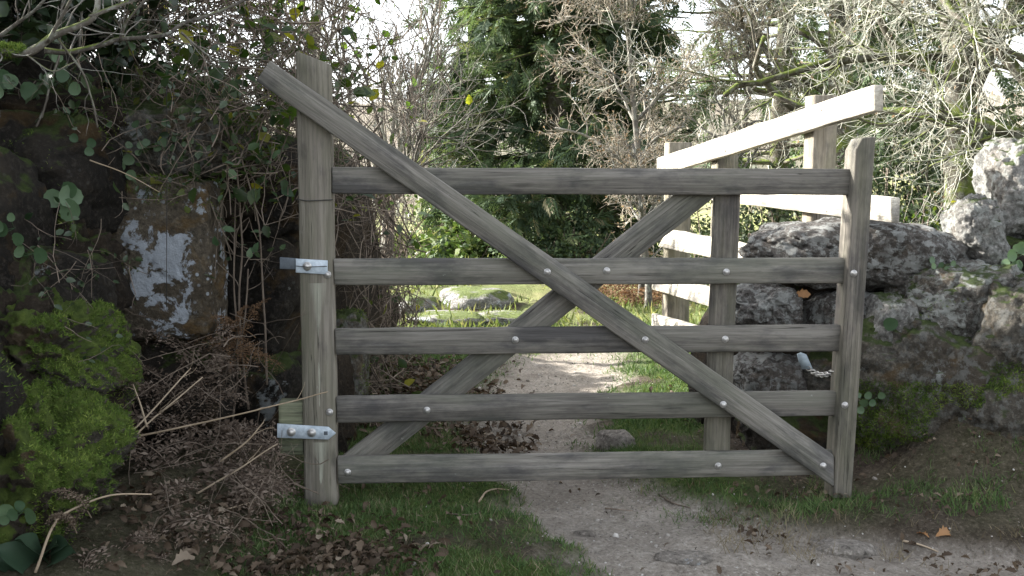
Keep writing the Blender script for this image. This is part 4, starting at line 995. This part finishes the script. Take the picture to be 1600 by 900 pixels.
tangle((-0.98, 3.3, 0.75), (-0.78, 3.5, 1.25), 26, .25, .0022, 60, 'trailing ivy spray hanging between the lichened block and the hinge post', rng, 'penny', lsize=.042, name='ivy_spray', cat='ivy')
tangle((-1.5, 2.95, 1.05), (-0.85, 3.3, 1.45), 50, .3, .0016, 260, 'small dark creeper leaves over the upper stones of the dark wall', rng, 'ivy', 'stem', .028, name='creeper', cat='creeper', twig=1.5, updir=-.4)
tangle((-1.35, 2.75, 0.45), (-1.1, 2.95, 0.95), 30, .2, .0014, 110, 'fine creeper trailing over the stone above the moss cushion', rng, 'ivy', 'stem', .024, name='creeper', cat='creeper', twig=1.5, updir=-.4)
# added ivy-clad hedge, mostly out of view, stepped in height to shade the foreground
def dense_bush(lo, hi, N, lsize, label, rng, mat='ivy', cat='hedge', name='shade_hedge'):
    lo, hi = np.asarray(lo, float), np.asarray(hi, float); c = (lo + hi) / 2; h = (hi - lo) / 2
    root = empty(name, (c[0], c[1], lo[2]), label, cat)
    u = rdir(N, rng); u = u / (np.sum(np.abs(u) ** 4, 1) ** .25)[:, None] * (rng.random(N) ** .25)[:, None]
    pos = c + u * h * (1 + .12 * fbm(u * 3, 2, 5))[:, None]
    d = norm(norm(u) + rng.normal(size=(N, 3)) * .6 + [0, 0, -.3]); nr = norm(norm(u) + rng.normal(size=(N, 3)) * .5)
    V, F, v = scatter(SLEAF_V * [1.5, 1, 1], SLEAF_F, pos, frames(d, nr), lsize * rng.uniform(.6, 1.3, N)); part('leaves', V, F, M[mat], root, v)
    n = 40; st = np.stack([rng.uniform(lo[0], hi[0], n), rng.uniform(lo[1], hi[1], n), np.full(n, lo[2])], 1)
    p, rd = grow(st, np.tile([0, 0, 1.], (n, 1)), (hi[2] - lo[2]) * .8, .02, .3, 8, .12, .1, rng); V, F, v = sweep(p, rd, 5); part('stems', V, F, M['stem'], root, v, True)
    return root
for (y0, y1, zt, n, lab) in [(0.4, 3.75, 2.0, 15000, 'long ivy hedge added to shade the lane beside the dark wall'), (3.5, 4.25, 2.2, 5500, 'hump of the added shade hedge behind the bramble mass'), (4.1, 4.65, 2.35, 5500, 'slightly taller hump of the added shade hedge behind the bramble mass'),
                             (4.5, 5.0, 2.55, 6500, 'tall ivy-clad part of the added shade hedge behind the wall'), (4.9, 5.4, 2.65, 5500, 'shoulder of the added shade hedge where it drops towards the field'), (5.3, 7.25, 1.5, 7500, 'low end of the added shade hedge along the field edge')]:
    dense_bush((-2.95, y0, 0.2), (-2.25, y1, zt), n, .10, lab, rng)

# overhanging mossy branch at the upper left
br = empty('overhanging_tree', P(-20, 90, 2.55), 'bare lichened branches reaching over the mossy wall', 'tree')
A = Acc(); mains = []
for ctrl, r0, r1 in [([(-60, 60, 2.5), (35, 84, 2.5), (85, 55, 2.52), (140, 25, 2.55), (150, -20, 2.6)], .011, .007), ([(68, 82, 2.52), (110, 84, 2.55), (165, 72, 2.6), (190, 64, 2.62), (262, 56, 2.7), (290, 40, 2.75), (400, -4, 2.9)], .0075, .004),
                     ([(282, 52, 2.72), (310, 74, 2.75), (345, 92, 2.8), (412, 90, 2.85)], .0035, .0018), ([(75, 62, 2.5), (95, 25, 2.48), (120, -15, 2.45)], .005, .003), ([(186, 64, 2.62), (200, 30, 2.6), (235, -10, 2.6)], .004, .0025),
                     ([(140, 28, 2.55), (190, 9, 2.6), (230, -6, 2.65)], .006, .004), ([(40, 85, 2.5), (80, 112, 2.5), (118, 98, 2.52)], .0025, .0012), ([(90, 58, 2.52), (125, 105, 2.55), (140, 150, 2.58), (152, 200, 2.6)], .003, .002), ([(-20, 70, 2.6), (20, 40, 2.6), (60, 10, 2.6), (80, -20, 2.6)], .005, .003)]:
    p, rd = tube_path([P(*q) for q in ctrl], r0, r1, 7, 6, .008, int(ctrl[0][0] + 99)); A.add(*sweep(p, rd, 7)); mains.append((p, rd))
A.part('branch', M['stemmoss'], br, True)
A = Acc()
for p, rd in mains:
    st, d, r, _ = spawn(p, rd, 6, .05, 1, .5, 1.2, rng); p2, r2 = grow(st, d, rng.uniform(.05, .16, 6), np.minimum(r * .4, .0025), .4, 6, .16, 0, rng); A.add(*sweep(p2, r2, 4))
A.part('twigs', M['twiggrey'], br, True)
V, F, v = tufts(*rock_geo(P(5, 78, 2.5), (.05, .03, .012), 9, sub=3), 1800, .012, .003, rng, -1, -2); part('moss_pad', V, F, M['moss'], br, v)

# ------------------------------------------------------------------ trees
def bare_tree(label, base, trunk_dir, H, r, gens, rng, barkmat, twigmat, leaves=0, leafmat='oakleaf', lsize=.05, group=None, name='bare_tree', bias=(0, 0, 0), trunkwig=.06, tmin=.25, k0=8, rf=(.45, .75), seed=None):
    """gens: (count, length, angle_min, angle_max, wiggle, up, nseg)"""
    rng = np.random.default_rng((seed or sum((i + 1) * ord(ch) for i, ch in enumerate(label))) + int(H * 10))
    base = np.asarray(base, float); root = empty(name, base, label, 'tree', group)
    p, rd = grow(base[None], np.asarray(trunk_dir, float)[None], H, r, .35, 10, trunkwig, .02, rng)
    rd[:, 0] *= 1.35
    V, F, v = sweep(p, rd, k0); part('trunk', V, F, M[barkmat], root, v, True)
    A = Acc(); B = Acc(); last = None
    for gi, (cnt, L, a0, a1, wig, up, ns) in enumerate(gens):
        st, d, pr, _ = spawn(p, rd, cnt, tmin if gi == 0 else .15, 1.0, a0, a1, rng)
        d = norm(d + np.asarray(bias) * (1.0 if gi == 0 else .3))
        p, rd = grow(st, d, L * rng.uniform(.55, 1.25, cnt), np.maximum(pr * rng.uniform(*rf, cnt), .0021 * base[1] / 8), .4, ns, wig, up, rng)
        (A if gi < 2 else B).add(*sweep(p, rd, 6 if gi == 0 else (4 if gi == 1 else 3)))
        last = (p, rd)
    A.part('limbs', M[barkmat], root, True)
    if B.n: B.part('twigs', M[twigmat], root, True)
    if leaves:
        st, d, _, _ = spawn(*last, leaves, .3, 1, .4, 1.3, rng); nr = norm(rng.normal(size=(leaves, 3)))
        V, F, v = scatter(SLEAF_V, SLEAF_F, st, frames(d, nr), lsize * rng.uniform(.6, 1.3, leaves)); part('withered_leaves', V, F, M[leafmat], root, v)
    return root
def gpos(px, Y, dz=0.0):
    x = (px - 800) / FPX * Y; return np.array([x, Y, hz(x, Y) + dz - .05])
rng = np.random.default_rng(71)
OAK = [(22, 2.3, .6, 1.3, .18, .03, 9), (190, 1.0, .4, 1.1, .24, .03, 7), (1800, .45, .4, 1.2, .3, .02, 4), (8000, .2, .4, 1.2, .34, .0, 3)]
bare_tree('gnarled lichened oak with a mossy trunk standing behind the pale upright stones', gpos(1515, 8.0), (.05, 0, 1), 4.6, .17, OAK, rng, 'bark', 'twig', 900, name='oak_tree', bias=(-.35, -.1, 0), lsize=.03, rf=(.25, .5))
bare_tree('leaning mossy oak with lichened twigs behind the tallest pale stone of the wall', gpos(1592, 7.2), (.12, .05, 1), 4.4, .14, OAK, rng, 'bark', 'twig', 600, name='oak_tree', bias=(-.45, 0, .1), seed=237780, lsize=.03, rf=(.25, .5))
OAK2 = [(16, 3.0, .7, 1.4, .16, .02, 9), (120, 1.4, .4, 1.1, .22, .04, 7), (900, .65, .4, 1.2, .28, .02, 4), (3400, .28, .4, 1.2, .3, .02, 3)]
bare_tree('spreading lichened oak beyond the fence with long mossy limbs', gpos(1330, 11.5), (-.05, 0, 1), 5.5, .19, OAK2, rng, 'bark', 'twig', 0, name='oak_tree', bias=(-.4, -.1, -.05), rf=(.3, .55))
TAN = [(28, .75, .6, 1.3, .18, .06, 7), (180, .36, .4, 1.0, .22, .05, 6), (1200, .2, .4, 1.1, .26, .02, 3), (3200, .11, .4, 1.2, .3, .0, 3)]
bare_tree('tan-twigged bare tree with withered buds beside the tall conifer', gpos(1005, 9.5), (.02, 0, 1), 3.3, .04, TAN, rng, 'twiggrey', 'twigtan', 1300, lsize=.02, tmin=.3, trunkwig=.025)
bare_tree('thin tan-twigged tree behind the farthest fence post', gpos(1135, 12.5), (.05, 0, 1), 3.9, .045, TAN, rng, 'twiggrey', 'twigtan', 900, seed=110808, lsize=.022, tmin=.3)
bare_tree('low tan-twigged sapling under the taller tan tree', gpos(1015, 8.6), (-.03, 0, 1), 1.45, .035, [(16, .36, .4, 1.2, .18, .08, 6), (120, .22, .4, 1.0, .22, .05, 5), (800, .12, .4, 1.1, .26, .02, 4)], rng, 'twiggrey', 'twigtan', 700, lsize=.024, tmin=.3)
GREY = [(10, 1.3, .25, .6, .12, .12, 9), (60, .75, .25, .6, .16, .10, 7), (320, .42, .3, .7, .2, .08, 5), (900, .22, .3, .8, .22, .05, 4)]
bare_tree('slender grey bare tree whose twigs fan up against the sky', gpos(600, 13), (.06, 0, 1), 2.6, .07, GREY, rng, 'twiggrey', 'twiggrey')
bare_tree('grey bare tree leaning in over the hedge beyond the hinge post', gpos(490, 9.5), (.08, 0, 1), 2.8, .06, GREY, rng, 'twiggrey', 'twiggrey')
bare_tree('small bare hawthorn at the hedge end with mossy green limbs', gpos(565, 6.6), (.25, 0, 1), 1.35, .05, [(9, 1.0, .6, 1.3, .18, .02, 8), (50, .5, .4, 1.1, .22, .05, 6), (300, .25, .4, 1.1, .25, .05, 4)], rng, 'stemmoss', 'twiggrey', name='hawthorn_tree', bias=(.5, 0, .1), tmin=.6)

def conifer(label, base, H, r, width, nb, nspray, rng, spray=.32, sparse=False, droop=-.03, z0=.06, upb=(-.15, .25)):
    rng = np.random.default_rng(sum((i + 1) * ord(ch) for i, ch in enumerate(label)))
    base = np.asarray(base, float); root = empty('conifer_tree', base, label, 'tree')
    p, rd = grow(base[None], np.array([[0, 0, 1.]]), H, r, .25, 12, .015, .05, rng)
    V, F, v = sweep(p, rd, 8); part('trunk', V, F, M['bark'], root, v, True)
    t_ = rng.uniform(z0, 1, nb); k = np.minimum((t_ * 12).astype(int), 11); f = (t_ * 12 - k)[:, None]; st = p[0, k] * (1 - f) + p[0, k + 1] * f
    a = rng.uniform(0, 2 * math.pi, nb); d = np.stack([np.cos(a), np.sin(a), rng.uniform(*upb, nb)], 1)
    L = width * (1.0 - .45 * t_) * rng.uniform(.6, 1.15, nb)
    p1, r1 = grow(st, d, L, .012 + .012 * L, .25, 9, .07, droop, rng)
    A = Acc(); A.add(*sweep(p1, r1, 4))
    n2_ = nb * 5; s2, d2, q2, i2 = spawn(p1, r1, n2_, .2, 1, .5, 1.1, rng); p2, r2 = grow(s2, d2, L[i2] * rng.uniform(.15, .45, n2_), q2 * .5, .4, 5, .1, droop, rng); A.add(*sweep(p2, r2, 3))
    A.part('limbs', M['bark'], root, True)
    s3, d3, _, i3 = spawn(p2, r2, nspray, .1, 1, .2, .9, rng)
    d3 = norm(d3 + [0, 0, -.35] + rng.normal(size=(nspray, 3)) * .2); nr = norm(np.array([0, 0, 1.]) + rng.normal(size=(nspray, 3)) * .45)
    # clumps: whole side branches lighter or darker, some browned
    bv = rng.random(n2_) * .85; var = np.clip(bv[i3] + rng.normal(size=nspray) * .12, 0, 1); var = np.where(rng.random(nspray) < .03, .98, np.minimum(var, .93))
    V, F, v = scatter(SPRAY_V, SPRAY_F, s3, frames(d3, nr), spray * rng.uniform(.5, 1.2, nspray), var); part('foliage', V, F, M['conifer'], root, v)
    return root
rng = np.random.default_rng(81)
conifer('tall dark green conifer with feathery foliage reaching nearly to the ground', gpos(868, 14.0), 9.0, .2, 1.85, 260, 15000, rng, .235)
conifer('slimmer dark conifer close behind the tan-twigged tree', gpos(955, 15.2), 9.0, .16, 1.3, 160, 6800, rng, .235)
conifer('thin open conifer with bare level boughs against the sky', gpos(745, 17.5), 9.0, .14, 1.3, 90, 2500, rng, .23, z0=.12)
conifer('broad airy conifer with long level boughs behind the spreading oak', gpos(1215, 18.0), 10.0, .2, 3.0, 110, 3200, rng, .3, z0=.12, upb=(-.05, .15), droop=-.02)
conifer('far conifer behind the lichened oaks', gpos(1500, 20.0), 10.0, .2, 2.6, 100, 2400, rng, .36)
conifer('dark conifer standing behind the spreading oak limbs', gpos(1345, 21.0), 10.0, .2, 2.2, 100, 2200, rng, .36, z0=.1)

# low shrubs along the far side of the field
def leafy_shrub(label, base, size, N, lsize, rng, mat='shrub', group=None):
    base = np.asarray(base, float); root = empty('leafy_shrub', base, label, 'shrub', group)
    n = 60; p, rd = grow(np.tile(base, (n, 1)) + rng.normal(size=(n, 3)) * np.array([size[0] * .3, size[1] * .3, 0]), rdir(n, rng) * [.8, .8, .3] + [0, 0, 1.], size[2] * rng.uniform(.5, 1, n), .012, .4, 6, .15, 0, rng)
    V, F, v = sweep(p, rd, 4); part('stems', V, F, M['stem'], root, v, True)
    u = rdir(N, rng); u[:, 2] = np.abs(u[:, 2]); u = u * (rng.random(N) ** .35)[:, None] * (1 + .35 * fbm(u * 2.5 + base, 3, 7))[:, None]
    pos = base + u * np.asarray(size); d = norm(u + rng.normal(size=(N, 3)) * .7); nr = norm(u + [0, 0, .6] + rng.normal(size=(N, 3)) * .5)
    V, F, v = scatter(SLEAF_V * [1.15, 1, 1], SLEAF_F, pos, frames(d, nr), lsize * rng.uniform(.6, 1.3, N)); part('leaves', V, F, M[mat], root, v)
leafy_shrub('glossy sunlit laurel shrub beside the tall conifer', gpos(745, 13.2), (.55, .5, .62), 2600, .10, rng)
leafy_shrub('low bright evergreen shrub at the far side of the field', gpos(640, 14.5), (.8, .5, .34), 2200, .09, rng)
leafy_shrub('dark evergreen undergrowth at the foot of the tall conifer', gpos(880, 12.8), (1.1, .7, .7), 7000, .055, rng, 'conifer')
leafy_shrub('grey-green bush behind the laurel shrub', gpos(705, 16.5), (.7, .6, 1.3), 2600, .08, rng, 'shrub')
leafy_shrub('shaded bush under the fence rails', gpos(1120, 9.5), (.6, .6, .7), 2800, .045, rng, 'hedgeleaf')
for (px, Y, sz, lab) in [(1200, 11.0, (.9, .6, 1.2), 'dark evergreen bush seen between the fence posts'), (1340, 10.0, (.8, .6, 1.3), 'dark evergreen bush behind the closing stile'), (1430, 9.4, (.8, .6, 1.35), 'dark evergreen bush beside the mossy oak trunk'), (1600, 10.5, (1.2, .6, 1.6), 'tall dark evergreen bush behind the oaks'), (1500, 11.5, (1.2, .6, 1.7), 'broad dark evergreen bush between the oak trunks')]:
    leafy_shrub(lab, gpos(px, Y), sz, 6500, .05, rng, 'hedgeleaf')
leafy_shrub('leafy bush below the leaning oak behind the wall', gpos(1440, 7.4), (.6, .5, .8), 1600, .04, rng, 'fresh')

# the far wood: pale bare trunks, then the hill
rng = np.random.default_rng(91)
FAR = [(16, 2.6, .3, .9, .12, .1, 6), (120, 1.3, .3, .9, .18, .06, 4), (700, .7, .3, 1.0, .2, .03, 3)]
protos = [bare_tree('pale bare tree in the wood beyond the field', (0, 34, 0), (0, 0, 1), 6.5 + q, .11, FAR, rng, 'farbark', 'fartwig', group='pale trees of the far wood', k0=6) for q in range(3)]
spots = []
for i in range(30):
    Y = 34 + 22 * rng.random(); px = [rng.uniform(560, 690), rng.uniform(300, 640), rng.uniform(1050, 1620)][i % 3]
    spots.append((px, Y))
for i, (px, Y) in enumerate(spots):
    q = gpos(px, Y); src = protos[i % 3]
    if i < 3: src.location = q; src.scale = (.5, .5, .5); continue
    c = src.copy(); COL.objects.link(c); c.location = q; c.rotation_euler.z = rng.uniform(0, 6.28); s = rng.uniform(.42, .62); c.scale = (s, s, s)
    for ch in src.children:
        k_ = ch.copy(); COL.objects.link(k_); k_.parent = c
hx = spaced(-260, 260, -40, 60, 2.0, 1.1); hy = np.linspace(60, 230, 60); HX, HY = np.meshgrid(hx, hy, indexing='ij')
HZ = -4 + 17 * sstep(62, 150, HY + .12 * HX) + 2.0 * n2(HX, HY, .03, 95) + .9 * n2(HX, HY, .35, 96)
nx, ny = HX.shape; idx = np.arange(nx * ny).reshape(nx, ny); HF = np.stack([idx[:-1, :-1], idx[1:, :-1], idx[1:, 1:], idx[:-1, 1:]], -1).reshape(-1, 4)
t = NT('far_hillside'); co = t.objco()
t.set(t.b.inputs['Base Color'], t.ramp(t.noise(co, .35, 8, .7), [(.3, (.10, .105, .07)), (.55, (.20, .18, .13)), (.75, (.27, .24, .19))])); t.b.inputs['Roughness'].default_value = 1
t.set(t.b.inputs['Normal'], t.bump(t.noise(co, 1.2, 6, .7), 1.0, .6))
tag(link('hill', mesh_data('hill', np.stack([HX.ravel(), HY.ravel(), HZ.ravel()], 1), HF, t.m, None, True)), 'wooded hillside far beyond the field', 'hill', None, 'structure')
tri = sum(len(o.data.loops) - 2 * len(o.data.polygons) for o in SC.objects if o.type == 'MESH')
print('TRIANGLES', tri)
